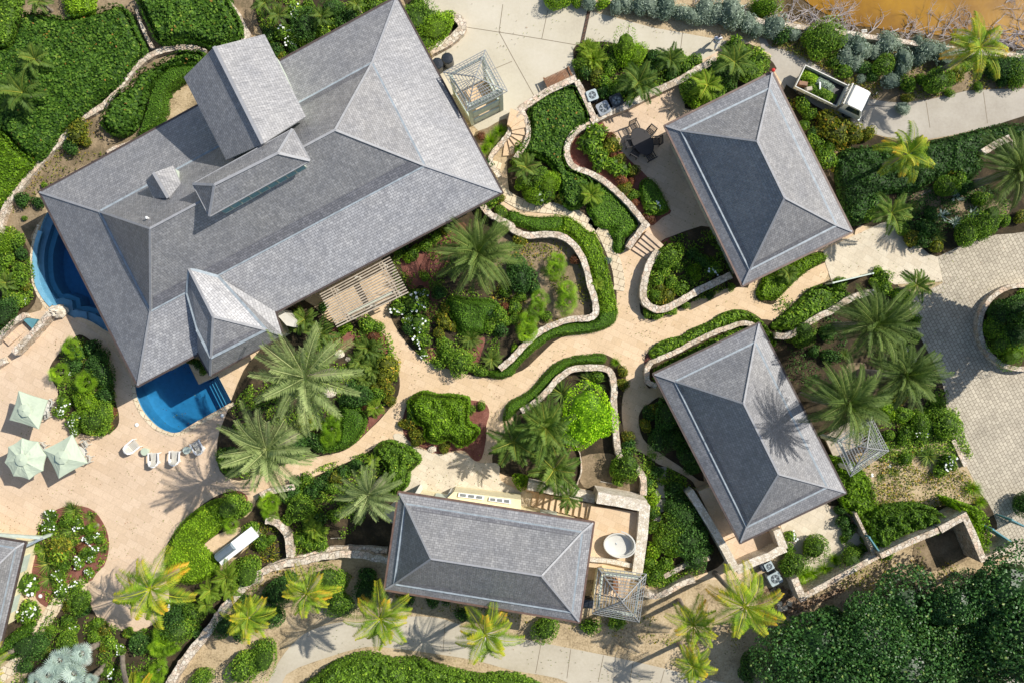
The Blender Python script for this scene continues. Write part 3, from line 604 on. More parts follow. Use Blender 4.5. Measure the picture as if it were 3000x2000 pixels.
def gable(root, name, rl, ll, rr, zr, zl, zb, label=None, m='shingle', caps=True, ends=True):
    """rl ridge points, ll left eave, rr right eave"""
    r = [gp(p, zr) for p in P(rl)]; l = [gp(p, zl) for p in P(ll)]; q = [gp(p, zl) for p in P(rr)]
    b = MB(); roof_face(b, [l[0], l[1], r[1], r[0]], m); roof_face(b, [q[1], q[0], r[0], r[1]], m)
    dn = Vector((0, 0, .15))
    for a, d in ((l[0], l[1]), (l[1], r[1]), (r[1], q[1]), (q[1], q[0]), (q[0], r[0]), (r[0], l[0])): b.face([a - dn, d - dn, d, a], 'ridge')
    b.face([p - dn for p in (l[0], l[1], r[1], r[0])][::-1], 'trim'); b.face([p - dn for p in (q[1], q[0], r[0], r[1])][::-1], 'trim')
    cx = sum(l + q, Vector()) / 4
    def ins(p): return Vector((cx.x + (p.x - cx.x) * .9, cx.y + (p.y - cx.y) * .9, 0))
    L0, L1, Q0, Q1 = map(ins, (l[0], l[1], q[0], q[1])); R0, R1 = (L0 + Q0) / 2, (L1 + Q1) / 2
    for a, d in ((L0, L1), (Q1, Q0)): b.face([(a.x, a.y, zb), (d.x, d.y, zb), (d.x, d.y, zl - .02), (a.x, a.y, zl - .02)], 'trim')
    for a, d, r_ in ((L0, Q0, R0), (L1, Q1, R1)): b.face([(a.x, a.y, zb), (d.x, d.y, zb), (d.x, d.y, zl - .02), (r_.x, r_.y, zr - .25), (a.x, a.y, zl - .02)], 'trim')
    o = wpart(b, name, root, label)
    c = MB(); strip(c, r[0], r[1], .2, 'ridge', .03, .06); wsub(c, 'ridge_cap', o, root); return o
gable(main, 'gable_roof', 'W 492 108 604 331', 'W 422 178 519 368', 'W 607 79 702 268', 10.2, 8.1, 4.5)
gable(main, 'dormer', 'W 353 397 387 455', 'W 334 415 352 455', 'W 397 381 415 423', 7.9, 7.0, 5)
# clerestory lantern along the ridge
lz, lr = 9.9, 11.0
c4 = [gp(p, lz) for p in P('W 443 423 672 297 712 369 481 497')]; rr = [gp(p, lr) for p in P('W 493 425 639 352')]
b = MB(); roof_face(b, [c4[0], c4[1], rr[1], rr[0]], 'shingle'); roof_face(b, [c4[1], c4[2], rr[1]], 'shingle'); roof_face(b, [c4[2], c4[3], rr[0], rr[1]], 'shingle'); roof_face(b, [c4[3], c4[0], rr[0]], 'shingle')
cc = sum(c4, Vector()) / 4; q = [cc + (p - cc) * .84 for p in c4]
for i in range(4):
    a, d = q[i], q[(i + 1) % 4]; b.face([(a.x, a.y, 7), (d.x, d.y, 7), (d.x, d.y, lz - .02), (a.x, a.y, lz - .02)], 'trim')
    a, d = c4[i], c4[(i + 1) % 4]; b.beam(a - Vector((0, 0, .06)), d - Vector((0, 0, .06 + .003 * i)), .1, .12, 'ridge')
lo = wpart(b, 'lantern', main)
b = MB(); k0, k1 = q[3], q[2]; o_ = Vector((.02, -.04, 0))
for k in range(9):
    a, d = k0.lerp(k1, (k + .08) / 9), k0.lerp(k1, (k + .92) / 9); b.face([(a.x + .02, a.y - .04, 8.5), (d.x + .02, d.y - .04, 8.5), (d.x + .02, d.y - .04, lz - .3), (a.x + .02, a.y - .04, lz - .3)], 'teal')
wsub(b, 'louvre', lo, main)
b = MB()
for a, d in ((rr[0], rr[1]), (c4[0], rr[0]), (c4[3], rr[0]), (c4[1], rr[1]), (c4[2], rr[1])): strip(b, a, d, .16, 'ridge', .03, .05)
wsub(b, 'ridge_cap', lo, main)
# entrance wing with its own hip
def V(s, z): return gp(P(s)[0], z)
A_, B_, C_, D_, E_, F_, G_ = V('W 434 617', 6.6), V('W 490 727', 6.7), V('W 485 821', 5.3), V('W 611 757', 5.3), V('W 429 673', 5.6), V('W 502 636', 5.62), V('W 453 757', 5.3)
S1, S2, S3, S4 = V('W 453 807', 4.02), V('W 483 862', 4.0), V('W 649 770', 4.0), V('W 632 716', 4.02)
b = MB(); roof_face(b, [E_, G_, C_, B_, A_], 'shingle', (1, 2)); roof_face(b, [A_, B_, D_, F_], 'sunlit_shingle', (2, 3)); roof_face(b, [B_, C_, D_], 'shingle', (1, 2))  # east wing slope takes the paler slate with painted sheen
roof_face(b, [G_, C_, S2, S1], 'shingle', (2, 3)); roof_face(b, [C_, D_, S3, S2], 'shingle', (2, 3)); roof_face(b, [D_, F_, S4, S3], 'shingle', (2, 3))
wg = wpart(b, 'wing_roof', main)
b = MB()
for a, d in ((C_, D_), (G_, C_), (D_, F_)): strip(b, a, d, .2, 'band', .03, .06)
strip(b, A_, F_, .22, 'band', .03, .05); strip(b, E_, A_, .14, 'band', .03, .05); strip(b, E_, G_, .12, 'band', .03, .05)
wsub(b, 'flashing', wg, main)
b = MB()
for a, d in ((A_, B_), (B_, C_), (B_, D_), (C_, S2), (D_, S3)): strip(b, a, d, .16, 'ridge', .025, .05)
wsub(b, 'ridge_cap', wg, main)
b = MB()
for a, d in ((S1, S2), (S2, S3), (S3, S4)): b.beam(a - Vector((0, 0, .06)), d - Vector((0, 0, .06)), .18, .14, 'gutter')
wsub(b, 'gutter', wg, main)
b = MB(); q = [V('W 472 780', 3.8), V('W 490 840', 3.8), V('W 632 765', 3.8), V('W 615 725', 3.8)]; b.sheet([(p.x, p.y) for p in q], 3.8, 'render', (), 0); wpart(b, 'wing_wall', main)
# darker shingle courses by the flashing and the diamond patch
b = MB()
def course(root_faces, a, d, up0, up1, w, m='dark_shingle'):
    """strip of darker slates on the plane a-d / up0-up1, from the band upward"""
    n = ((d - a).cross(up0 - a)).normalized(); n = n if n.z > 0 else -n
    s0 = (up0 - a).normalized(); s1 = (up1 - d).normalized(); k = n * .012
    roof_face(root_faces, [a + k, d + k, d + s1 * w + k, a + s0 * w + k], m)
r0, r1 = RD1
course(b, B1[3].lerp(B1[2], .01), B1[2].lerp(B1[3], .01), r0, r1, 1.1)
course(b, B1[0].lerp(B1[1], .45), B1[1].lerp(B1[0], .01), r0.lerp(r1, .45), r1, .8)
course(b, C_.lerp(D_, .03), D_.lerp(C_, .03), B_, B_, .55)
wsub(b, 'dark_slates', mroof, main)
b = MB(); p_ = B1[0].lerp(RD1[0], .75).lerp(RD1[1], .06); b.lathe((p_.x, p_.y, p_.z - .05), [(.06, 0), (.06, .35), (.09, .36), (.02, .42)], 'lamp', 10); wsub(b, 'vent', mroof, main)

h2, E2, B2, RD2, rf2 = house('guest_house', 'upper right house with a tall hip roof next to the white truck', 'W 1706 655 1529 290 1773 168 1956 532', 'W 1722 620 1564 301 1767 204 1921 518', 'W 1802 455 1739 325', 3.2, 3.55, 6.3, gut='gutter2')
h3, E3, B3, RD3, rf3 = house('guest_house', 'middle right house whose roof carries a palm shadow', 'W 1701 1244 1503 859 1743 744 1941 1130', 'W 1715 1209 1550 875 1734 786 1899 1118', 'W 1788 1088 1708 926', 3.2, 3.6, 6.3)
h4, E4, B4, RD4, rf4 = house('guest_house', 'bottom centre house with its long roof left of the white tub patio', 'W 917 1131 1362 1200 1330 1426 885 1352', 'W 931 1156 1337 1221 1314 1405 906 1340', 'W 990 1282 1244 1321', 4.6, 4.95, 7.6, gut='gutter2')
h5, E5, B5, RD5, rf5 = house('guest_house', 'house mostly cut off by the left edge near the white flower circle', 'W -230 1200 56 1246 0 1482 -280 1440', 'W -210 1216 36 1258 -10 1465 -262 1426', 'W -180 1330 -60 1350', 3.2, 3.6, 6.0)
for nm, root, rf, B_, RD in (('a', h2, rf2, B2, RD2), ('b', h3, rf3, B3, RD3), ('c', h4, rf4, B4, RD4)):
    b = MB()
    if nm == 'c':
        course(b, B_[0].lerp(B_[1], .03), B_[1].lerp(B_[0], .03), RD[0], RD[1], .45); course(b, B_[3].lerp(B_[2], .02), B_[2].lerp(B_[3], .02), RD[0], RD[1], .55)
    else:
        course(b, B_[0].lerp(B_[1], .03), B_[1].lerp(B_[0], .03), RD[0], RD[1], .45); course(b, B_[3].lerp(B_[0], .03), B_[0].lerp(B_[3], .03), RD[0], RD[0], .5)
    wsub(b, 'dark_slates', rf, root)
# bay with windows on the north side of the bottom house
b = MB(); q = raw('J 1255 352 1300 308 1680 352; K 60 360 60 450; J 1265 420', 2.0); b.sheet(q, 2.2, 'render', (), 0); bay = wpart(b, 'bay', h4)
for s in ('J 1330 318 1500 340 1490 365 1325 345', 'J 1530 348 1670 362 1670 392 1525 372'):
    b = MB(); b.sheet(raw(s, 2.3), 2.32, 'white', (), 2.18); fr = wsub(b, 'window', bay, h4)
    b = MB(); qq = raw(s, 2.33); c = np.mean(qq, axis=0)
    for k in range(3):
        u0, u1 = .06 + k * .32, .30 + k * .32; Q = [Vector(x) for x in qq]
        b.sheet([Q[0].lerp(Q[1], u0).lerp(Q[3].lerp(Q[2], u0), .15), Q[0].lerp(Q[1], u1).lerp(Q[3].lerp(Q[2], u1), .15), Q[0].lerp(Q[1], u1).lerp(Q[3].lerp(Q[2], u1), .85), Q[0].lerp(Q[1], u0).lerp(Q[3].lerp(Q[2], u0), .85)], 2.326, 'grey')
    wsub(b, 'pane', fr, h4)
b = MB(); b.sheet(raw('J 1045 320 1065 285 1080 320 1060 330', 1.6), 1.6, 'offwhite', (), 0); wpart(b, 'buttress', h4)
b = MB(); b.sheet(raw('J 1240 360 1270 312 1290 316 1262 366', 1.6), 1.6, 'offwhite', (), 0); wpart(b, 'buttress', h4)
b = MB(); b.sheet(raw('F 128 600 165 575 258 650 245 690 200 680', 2.6), 2.6, 'offwhite', (), 0); wpart(b, 'side_porch', main)
b = MB(); b.beam(gp(P('I -40 590')[0], 2.8), gp(P('I 270 612')[0], 2.8), .18, .3, 'trim'); b.beam(gp(P('I 165 672')[0], 2.8), gp(P('I 275 618')[0], 2.8), .16, .28, 'band'); b.box(gp(P('I 268 618')[0], 1.4), (.2, .2, 2.7), 'trim'); wpart(b, 'porch_frame', h5)

# patio of the bottom house: raised floor, parapet and steps
root = thing('raised_patio', gp(P('K 680 620')[0], 0), 'raised sandstone patio with a white tub and thick parapet beside the bottom house', 'patio')
zf = 2.1
b = MB(); b.sheet(raw('K 520 405 850 450 800 830 440 800', zf), zf, 'tan', (), 0); wpart(b, 'floor', root)
b = ribbon('K 105 272 300 308 440 340 545 362', .6, 0, zf - .7, 'coral', n=1, jit=.02); wpart(b, 'parapet', root)
b = ribbon('K 560 350 700 373 880 408', .80, 0, zf + .6, 'coral', n=1, jit=.02); wpart(b, 'parapet', root)
b = ribbon('K 872 400 856 600 822 850', .72, 0, zf + .597, 'coral', n=1, jit=.02); wpart(b, 'parapet', root)
b = ribbon('K 500 755 640 768 790 800', .3, 0, zf + .35, 'coral', n=1); wpart(b, 'parapet', root)
for k in range(10):
    t = k / 10; z = zf * (k + 1) / 11; b = MB()
    p0 = [140 + 400 * t, 312 + 92 * t]; p1 = [140 + 400 * (k + 1) / 10, 312 + 92 * (k + 1) / 10]
    b.sheet(raw('K %f %f %f %f %f %f %f %f' % (p0[0], p0[1], p1[0], p1[1], p1[0] - 14, p1[1] + 98, p0[0] - 14, p0[1] + 90), z), z, 'tan', (), 0); wpart(b, 'step', root)
# tub
def tub(b, c, rx, ry, rz, m):
    prof = [(.72, 0), (.9, .2), (1.0, .6), (1.0, .66), (.93, .66), (.86, .5), (.75, .35), (.3, .3), (.01, .3)]
    b.lathe(c, [(r, z) for r, z in prof], m, 36, rx, ry, rz)
root = thing('bath_tub', gp(P('K 700 650')[0], zf), 'white oval soaking tub on the raised patio', 'tub')
b = MB(); tub(b, gp(P('K 700 650')[0], zf), 1.15, .86, R(-12), 'offwhite'); wpart(b, 'shell', root, sm=False)
b = MB(); c = gp(P('K 684 652')[0], zf + .31); b.lathe(c, [(.05, 0), (.05, .02), (.03, .03)], 'steel', 10); wpart(b, 'drain', root)
b = MB()
c = gp(P('K 700 650')[0], zf + .66)
for k in range(14):
    a0, a1 = R(-12) + (k / 14) * 2.4 - .6, R(-12) + ((k + 1) / 14) * 2.4 - .6
    pts = []
    for a, h in ((a0, sin(pi * k / 14)), (a1, sin(pi * (k + 1) / 14))):
        for rr_ in (.93, 1.02): x, y = 1.15 * rr_ * cos(a), .86 * rr_ * sin(a); pts.append((x * cos(R(-12)) - y * sin(R(-12)), x * sin(R(-12)) + y * cos(R(-12)), .22 * h))
    p = [Vector(x) + c for x in pts]; base = [Vector((x.x, x.y, c.z - .05)) for x in p]
    b.hexa([base[0], base[1], base[3], base[2], p[0], p[1], p[3], p[2]], 'offwhite')
wpart(b, 'back_rim', root)
# stair flights
def stairs(label, a, b_, n, wd, z0, z1, m='pink', name='stairs', down=False):
    A0, A1 = [Vector(x) for x in raw(a)]; B0, B1_ = [Vector(x) for x in raw(b_)]; root = thing(name, ((A0 + B1_) / 2).to_3d(), label, 'steps')
    for k in range(n):
        t0, t1 = k / n, (k + 1) / n; z = z0 + (z1 - z0) * (k + 1) / n; b = MB()
        b.sheet([A0.lerp(B0, t0), A1.lerp(B1_, t0), A1.lerp(B1_, t1), A0.lerp(B0, t1)], z, m, (), 0); wpart(b, 'step', root)
    return root
stairs('small flight of four sandstone steps between the centre paths', 'G 785 182 885 248', 'G 880 62 985 160', 5, 1, .03, .6)
stairs('long stair flight along the middle right house descending to its patio', 'K 1370 620 1460 600', 'K 1195 290 1290 250', 12, 1, .05, 1.3)
stairs('sunken sandstone steps at the left edge by the teal panel', 'E 20 760 70 810', 'E 140 640 190 700', 5, 1, .3, .04)
b = MB(); b.sheet(raw('E 145 636 212 702 245 640 190 632', .5), .5, 'teal', (), 0); tag(b.build('hatch'), 'small teal panel over the sunken steps at the left edge', 'panel')
root = thing('stairs', gp(P('C 50 880')[0], 0), 'curved winding sandstone steps below the cream tower', 'steps')
for k in range(8):
    a0, a1 = R(78 - k * 22), R(78 - (k + 1) * 22); c = gp(P('B 1640 880')[0], 0); b = MB(); z = .9 - k * .11
    q = [(c.x + r * cos(a), c.y + r * sin(a)) for r, a in ((.45, a0), (1.65, a0), (1.65, a1), (.45, a1))]; b.sheet(q, z, 'tan', (), 0); wpart(b, 'step', root)
wall('K 1170 310 1250 440 1330 570 1400 690 1475 830', .55, 1.5, 'pale stone parapet left of the long stair flight', m='coral', n=1)
wall('K 1475 828 1600 770 1690 735; L 60 705 115 680', .6, 1.503, 'pale stone parapet at the foot of the middle right house', m='coral', n=1)
wall('L 105 690 60 560', .55, 1.497, 'short pale parapet at the corner of the stair patio', m='coral', n=1)
sheet('limestone_court', raw('L 70 480 380 385 470 480 490 600 580 580 640 640 700 740 230 1000 150 880 120 700'), .05, 'pale')
sheet('upper_patio', raw('K 1380 640 1470 600 1700 570; L 60 560 90 680 0 720; K 1500 810'), .25, 'pink')
for s, l in (('K 955 148 1015 150 1008 238 950 232', 'first grey stepping slab by the beige path'), ('K 948 250 1000 252 1003 355 942 350', 'second grey stepping slab, cracked, below the first'), ('K 950 362 1008 362 998 440 945 455', 'third grey stepping slab in the dark garden'), ('K 940 465 990 480 965 515 930 500', 'small last stepping slab under leaves')):
    b = MB(); b.sheet(raw(s, .1), .1, 'lane', (), 0); o = cen(b); tag(b.build('stepping_stone', o), l, 'slab', 'stepping slabs in the dark garden')
for k, (x, y) in enumerate(((70, 982), (75, 1046), (142, 1045), (80, 1080), (112, 1074))):
    b = MB(); c = gp(P('L %f %f' % (x, y))[0], .06); b.box(c, (.36, .34, .1), 'pale', R(random.uniform(-20, 20))); o = cen(b)
    tag(b.build('paving_block', o), ['single pale block on the rubble', 'pale block topmost of the group of four', 'pale block at the right of the group of four', 'pale block at the lower left of the group of four', 'pale block between two others in the group of four'][k], 'block', 'loose pale blocks on the rubble')
# ---------------------------------------------------------------- objects
def at(s, z=0): return gp(P(s)[0], z)
# truck (local x forward)
A2 = at('S 2361 190', 1.25); B2_ = at('S 2484 250', 1.25); C2 = at('S 2453 313.5', 1.25); D2 = at('S 2327.5 254', 1.25)
bc = (A2 + B2_ + C2 + D2) / 4; dirv = ((B2_ - A2) + (C2 - D2)).normalized(); rz = math.atan2(dirv.y, dirv.x)
L = ((B2_ - A2).length + (C2 - D2).length) / 2; Wd = ((A2 - D2).length + (B2_ - C2).length) / 2
tr = thing('flatbed_truck', (bc.x, bc.y, 0), 'white dropside truck loaded with cut branches on the lane', 'truck', None, rz)
b = MB(); b.box((.9, .3, .62), (L + 1.6, .12, .18), 'grey'); b.box((.9, -.3, .62), (L + 1.6, .12, .18), 'grey'); part(b, 'chassis', tr)
L_T = L
b = MB(); b.box((0, 0, .80), (L, Wd, .1), 'dwood'); part(b, 'bed_floor', tr)
for y in (-1, 1):
    b = MB(); b.box((0, y * (Wd / 2 - .03), 1.05), (L, .06, .42), 'offwhite')
    for k in range(6): b.box((-L / 2 + .3 + k * (L - .6) / 5, y * (Wd / 2 + .012), 1.05), (.06, .03, .36), 'white')
    part(b, 'side_board', tr)
b = MB(); b.box((-L / 2 + .03, 0, 1.05), (.06, Wd - .12, .42), 'offwhite'); part(b, 'tailgate', tr)
b = MB(); b.box((L / 2 - .02, 0, 1.2), (.07, Wd - .1, .75), 'offwhite'); b.box((L / 2 + .12, 0, 1.98), (.08, Wd * .92, .06), 'offwhite')
for k in range(7): b.box((L / 2 + .06, -Wd * .42 + k * Wd * .14, 1.75), (.05, .05, .45), 'offwhite')
part(b, 'headboard', tr)
cw = Wd * .93; cx = L / 2 + .25
b = MB()
x0, x1, x2 = cx, cx + 1.15, cx + 1.62
def loft(b, secs, m):
    for (xa, wa, za, zb_), (xb, wb, zc, zd) in zip(secs, secs[1:]):
        pass
lo_ = [(x0, .55), (x2, .55), (x2 + .03, .9), (x2 - .05, 1.25), (x1 + .12, 1.95), (x1 - .1, 2.06), (x0 + .08, 2.06), (x0, 1.95)]
for y in (-1, 1):
    q = [(x, y * cw / 2 * (1 if z < 1.3 else .91), z) for x, z in lo_]; b.face(q if y < 0 else q[::-1], 'white')
for i in range(len(lo_)):
    (xa, za), (xb, zb_) = lo_[i], lo_[(i + 1) % len(lo_)]; wa = cw / 2 * (1 if za < 1.3 else .91); wb = cw / 2 * (1 if zb_ < 1.3 else .91)
    b.face([(xa, -wa, za), (xa, wa, za), (xb, wb, zb_), (xb, -wb, zb_)], 'white')
cab = part(b, 'cab', tr)
b = MB(); b.face([(x2 - .035, -cw * .45, 1.29), (x2 - .035, cw * .45, 1.29), (x1 + .15, cw * .42, 1.92), (x1 + .15, -cw * .42, 1.92)], 'glass'); w_ = part(b, 'windscreen', cab)
for y in (-1, 1):
    b = MB(); q = [(x0 + .3, y * (cw / 2 * 1.0 + .004), 1.3), (x2 - .2, y * (cw / 2 + .004), 1.3), (x1 + .02, y * (cw / 2 * .92 + .006), 1.9), (x0 + .3, y * (cw / 2 * .92 + .006), 1.9)]
    b.face(q if y < 0 else q[::-1], 'glass'); part(b, 'side_window', cab)
    b = MB(); b.box((x2 + .05, y * cw * .36, .75), (.06, .26, .16), 'lamp'); part(b, 'headlight', cab)
    b = MB(); b.beam((x2 - .1, y * cw / 2, 1.5), (x2 + .12, y * (cw / 2 + .2), 1.6), .03, .03, 'black'); b.box((x2 + .12, y * (cw / 2 + .22), 1.55), (.05, .18, .3), 'black'); part(b, 'mirror', cab)
b = MB(); b.box((x2 + .08, 0, .5), (.12, cw, .2), 'grey'); part(b, 'bumper', tr)
b = MB(); b.box((x0 + .1, 0, 2.12), (.12, cw * .86, .08), 'offwhite'); part(b, 'roof_spoiler', cab)
for x in (-L / 2 + .75, cx + .85):
    for y in (-1, 1):
        b = MB(); c = Vector((x, y * (Wd / 2 - .2), .38)); b.tube([c - Vector((0, .11, 0)), c + Vector((0, .11, 0))], .38, 'black', 18); wh = part(b, 'wheel', tr)
        b = MB(); b.tube([c - Vector((0, .115, 0)), c + Vector((0, .115, 0))], .2, 'grey', 12); part(b, 'rim', wh)
# person, built as one skinned body with clothes
def skin_fig(name, nodes, edges, m, parent):
    me = bpy.data.meshes.new(name); me.from_pydata([n[:3] for n in nodes], edges, []); me.materials.append(M[m])
    ob = bpy.data.objects.new(name, me); COL.objects.link(ob); ob.parent = parent
    ob.modifiers.new('skin', 'SKIN'); me.skin_vertices or None
    if not me.skin_vertices: me.attributes.new
    sv = me.skin_vertices[0].data if me.skin_vertices else None
    return ob, me
def person(loc, rz):
    root = thing('person', loc, 'person in white shirt and light trousers walking on the driveway', 'person', None, rz)
    def limb(nodes, edges, m, nm):
        bm = __import__('bmesh').new(); lay = bm.verts.layers.skin.new('skin'); vs = []
        for x, y, z, r in nodes:
            v = bm.verts.new((x, y, z)); v[lay].radius = (r, r * .9); vs.append(v)
        vs[0][lay].use_root = True
        for a, c in edges: bm.edges.new((vs[a], vs[c]))
        me = bpy.data.meshes.new(nm); bm.to_mesh(me); bm.free(); me.materials.append(M[m])
        ob = bpy.data.objects.new(nm, me); COL.objects.link(ob); ob.parent = root
        ob.modifiers.new('skin', 'SKIN').use_smooth_shade = True; s = ob.modifiers.new('sub', 'SUBSURF'); s.levels = s.render_levels = 1; return ob
    # x forward, y left
    n = [(0, 0, .95, .13), (0, 0, 1.15, .12), (.02, 0, 1.38, .13), (.04, 0, 1.5, .05), (.05, 0, 1.58, .07), (.06, 0, 1.68, .095), (.055, 0, 1.75, .07),
         (.02, .19, 1.42, .055), (-.08, .24, 1.15, .04), (.06, .25, .92, .03), (.09, .25, .85, .028),
         (.02, -.19, 1.42, .055), (.16, -.23, 1.18, .04), (.33, -.22, 1.05, .03), (.40, -.22, 1.03, .028),
         (0, .1, .9, .095), (.20, .1, .5, .065), (.28, .1, .09, .04), (.42, .1, .04, .035),
         (0, -.1, .9, .095), (-.08, -.1, .5, .065), (-.36, -.1, .16, .04), (-.28, -.1, .05, .035)]
    e = [(0, 1), (1, 2), (2, 3), (3, 4), (4, 5), (5, 6), (2, 7), (7, 8), (8, 9), (9, 10), (2, 11), (11, 12), (12, 13), (13, 14), (0, 15), (15, 16), (16, 17), (17, 18), (0, 19), (19, 20), (20, 21), (21, 22)]
    for h, dx in ((10, (.03, 0, -.07)), (14, (.08, 0, -.01))):
        for k in range(4):
            i = len(n); x, y, z, _ = n[h]; f = (-1.5 + k) * .018
            n.append((x + dx[0] * .6 + (f if h == 10 else 0), y + (0 if h == 10 else f), z + dx[2] * .6, .010)); n.append((x + dx[0] + (f if h == 10 else 0), y + (.015 if h == 10 else f), z + dx[2] - .02, .008)); e += [(h, i), (i, i + 1)]
        i = len(n); x, y, z, _ = n[h]; n.append((x + .04, y - .03, z - .01, .010)); e.append((h, i))
    limb(n, e, 'skin', 'body')
    limb([(0, 0, .90, .20), (0, 0, 1.15, .19), (.02, 0, 1.38, .20), (.03, 0, 1.49, .10), (.02, .2, 1.43, .11), (-.05, .235, 1.22, .09), (.02, -.2, 1.43, .11), (.12, -.225, 1.24, .09)], [(0, 1), (1, 2), (2, 3), (2, 4), (4, 5), (2, 6), (6, 7)], 'cloth', 'shirt')
    limb([(0, 0, .95, .17), (0, .1, .88, .14), (.20, .1, .5, .115), (.27, .1, .16, .095), (0, -.1, .88, .14), (-.08, -.1, .5, .115), (-.32, -.1, .2, .095)], [(0, 1), (1, 2), (2, 3), (0, 4), (4, 5), (5, 6)], 'cloth', 'trousers')
    b = MB(); b.lathe((.045, 0, 1.66), [(.085, 0), (.108, .05), (.1, .1), (.06, .14), (.01, .15)], 'hair', 12); part(b, 'hair', root)
    b = MB(); b.box((.165, 0, 1.66), (.03, .03, .045), 'skin', 0, (.5, .6)); b.box((.15, 0, 1.615), (.02, .05, .012), 'red'); 
    for y in (-1, 1): b.box((.152, y * .033, 1.69), (.012, .022, .012), 'black'); b.box((.05, y * .1, 1.66), (.035, .02, .055), 'skin')
    part(b, 'face', root)
person(tuple(at('S 2090 134', .0)[:2]) + (.012,), R(80))
# dining set
def dining_chair():
    r = thing('dining_chair', (0, 0, 0), '', 'chair')
    b = MB()
    for k in range(6): b.box((-.2 + k * .08, 0, .45), (.06, .46, .03), 'dwood')
    part(b, 'seat', r); b = MB()
    for k in range(7): b.beam((-.25, -.2 + k * .067, .47), (-.31, -.2 + k * .067, .92), .03, .02, 'dwood')
    b.beam((-.25, -.24, .47), (-.32, -.24, .98), .05, .04, 'dwood'); b.beam((-.25, .24, .47), (-.32, .24, .98), .05, .04, 'dwood'); b.beam((-.32, -.26, .97), (-.32, .26, .97), .05, .06, 'dwood'); part(b, 'backrest', r)
    for x, y in ((-.22, -.22), (.22, -.22), (-.22, .22), (.22, .22)): b = MB(); b.box((x, y, .22), (.045, .045, .43), 'dwood', 0, (1, 1)); part(b, 'leg', r)
    for y in (-1, 1): b = MB(); b.box((0, y * .26, .66), (.5, .06, .03), 'dwood'); b.box((.22, y * .26, .54), (.04, .04, .22), 'dwood'); part(b, 'armrest', r)
    return r
def place(proto, first, loc, rz, label, group=None, sc=1):
    o = proto if first else copy_tree(proto); o.location = loc; o.rotation_euler = (0, 0, rz); o['label'] = label; o.scale = (sc,) * 3
    if group: o['group'] = group
    return o
zp = .031; tc = at('S 1882 415', .75); tc.z = zp
t = thing('dining_table', tc, 'dark oval dining table on the patio, half in shadow', 'table', None, R(-58))
b = MB(); b.lathe((0, 0, .70), [(.96, 0), (1, .01), (1, .035), (.98, .045)], 'dwood', 32, 1.08, .72); part(b, 'tabletop', t)
for x, y in ((-.6, -.35), (.6, -.35), (-.6, .35), (.6, .35)): b = MB(); b.box((x, y, .35), (.08, .08, .7), 'dwood'); part(b, 'leg', t)
dc = dining_chair()
for i, (x, y, l) in enumerate(((1858, 371, 'dark slatted chair at the upper left end of the oval table, in sun'), (1904, 388, 'dark chair at the upper right side of the oval table'), (1923, 414, 'dark chair on the right side of the oval table, beside the house'),
                               (1845, 421, 'dark chair with pale rim left of the oval table, in half shade'), (1862, 449, 'dark chair lower left of the oval table with pale cushion edge'), (1905, 458, 'dark chair at the bottom end of the oval table'))):
    p = at('S %d %d' % (x, y), .6); d = tc - p; place(dc, i == 0, (p.x, p.y, zp), math.atan2(d.y, d.x), l, 'chairs around the oval dining table', 1.15)
for x, y in ((1839, 424), (1856, 450)):
    pass
# adirondack chairs and side tables
def lounge():
    r = thing('lounge_chair', (0, 0, 0), '', 'chair'); b = MB()
    for k in range(6): b.beam((.42, -.25 + k * .1, .36), (-.28, -.25 + k * .1, .24), .075, .025, 'offwhite')
    part(b, 'seat', r); b = MB()
    for k in range(6): b.beam((-.26, -.24 + k * .096, .26), (-.52, -.26 + k * .104, .72 + .1 * sin(pi * (k + .5) / 6)), .07, .025, 'offwhite')
    part(b, 'backrest', r); b = MB()
    pts = [(.42, .36, .52)] + [(-.18 - .40 * sin(a), .36 * cos(a), .54 + .16 * sin(a)) for a in np.linspace(0, pi, 13)] + [(.42, -.36, .52)]
    for p, q in zip(pts, pts[1:]): b.beam(p, q, .10, .04, 'white')
    part(b, 'arm_rail', r); b = MB()
    for p, q in zip(pts[1:-1], pts[2:-1]): b.face([p, q, (q[0] * .92, q[1] * .92, .12), (p[0] * .92, p[1] * .92, .12)], 'white')
    part(b, 'shell', r)
    for x, y in ((.38, -.34), (.38, .34), (-.35, -.26), (-.35, .26)): b = MB(); b.box((x, y, .26), (.07, .05, .51), 'white'); part(b, 'leg', r)
    return r
lc = lounge(); zt = .0265
for i, (x, y, a, l) in enumerate(((390, 1307, 40, 'leftmost white curved lounge chair in the row below the pool'), (453, 1342, 92, 'second white lounge chair from the left, facing the pool'), (514, 1337, 88, 'third white lounge chair from the left, facing the pool'), (580, 1307, 120, 'rightmost lounge chair of the row, in palm shade'))):
    p = at('S %d %d' % (x, y), .35); place(lc, i == 0, (p.x, p.y, zt), R(a), l, 'lounge chairs by the plunge pool', 1.0)
def sidetable(m):
    r = thing('side_table', (0, 0, 0), '', 'table'); b = MB(); b.lathe((0, 0, .40), [(.27, 0), (.28, .02), (.27, .04)], m, 24); part(b, 'tabletop', r)
    b = MB(); b.lathe((0, 0, 0), [(.2, 0), (.2, .03), (.04, .05), (.04, .4)], m, 14); part(b, 'pedestal', r); return r
for s, m, l in (('S 424 1322', 'canvas', 'small round pale green side table between the first two lounge chairs'), ('S 547 1318', 'trim', 'small round grey-green side table beside the shaded lounge chair')):
    r = sidetable(m); p = at(s, .4); r.location = (p.x, p.y, zt); tag(r, l, group='side tables by the plunge pool')
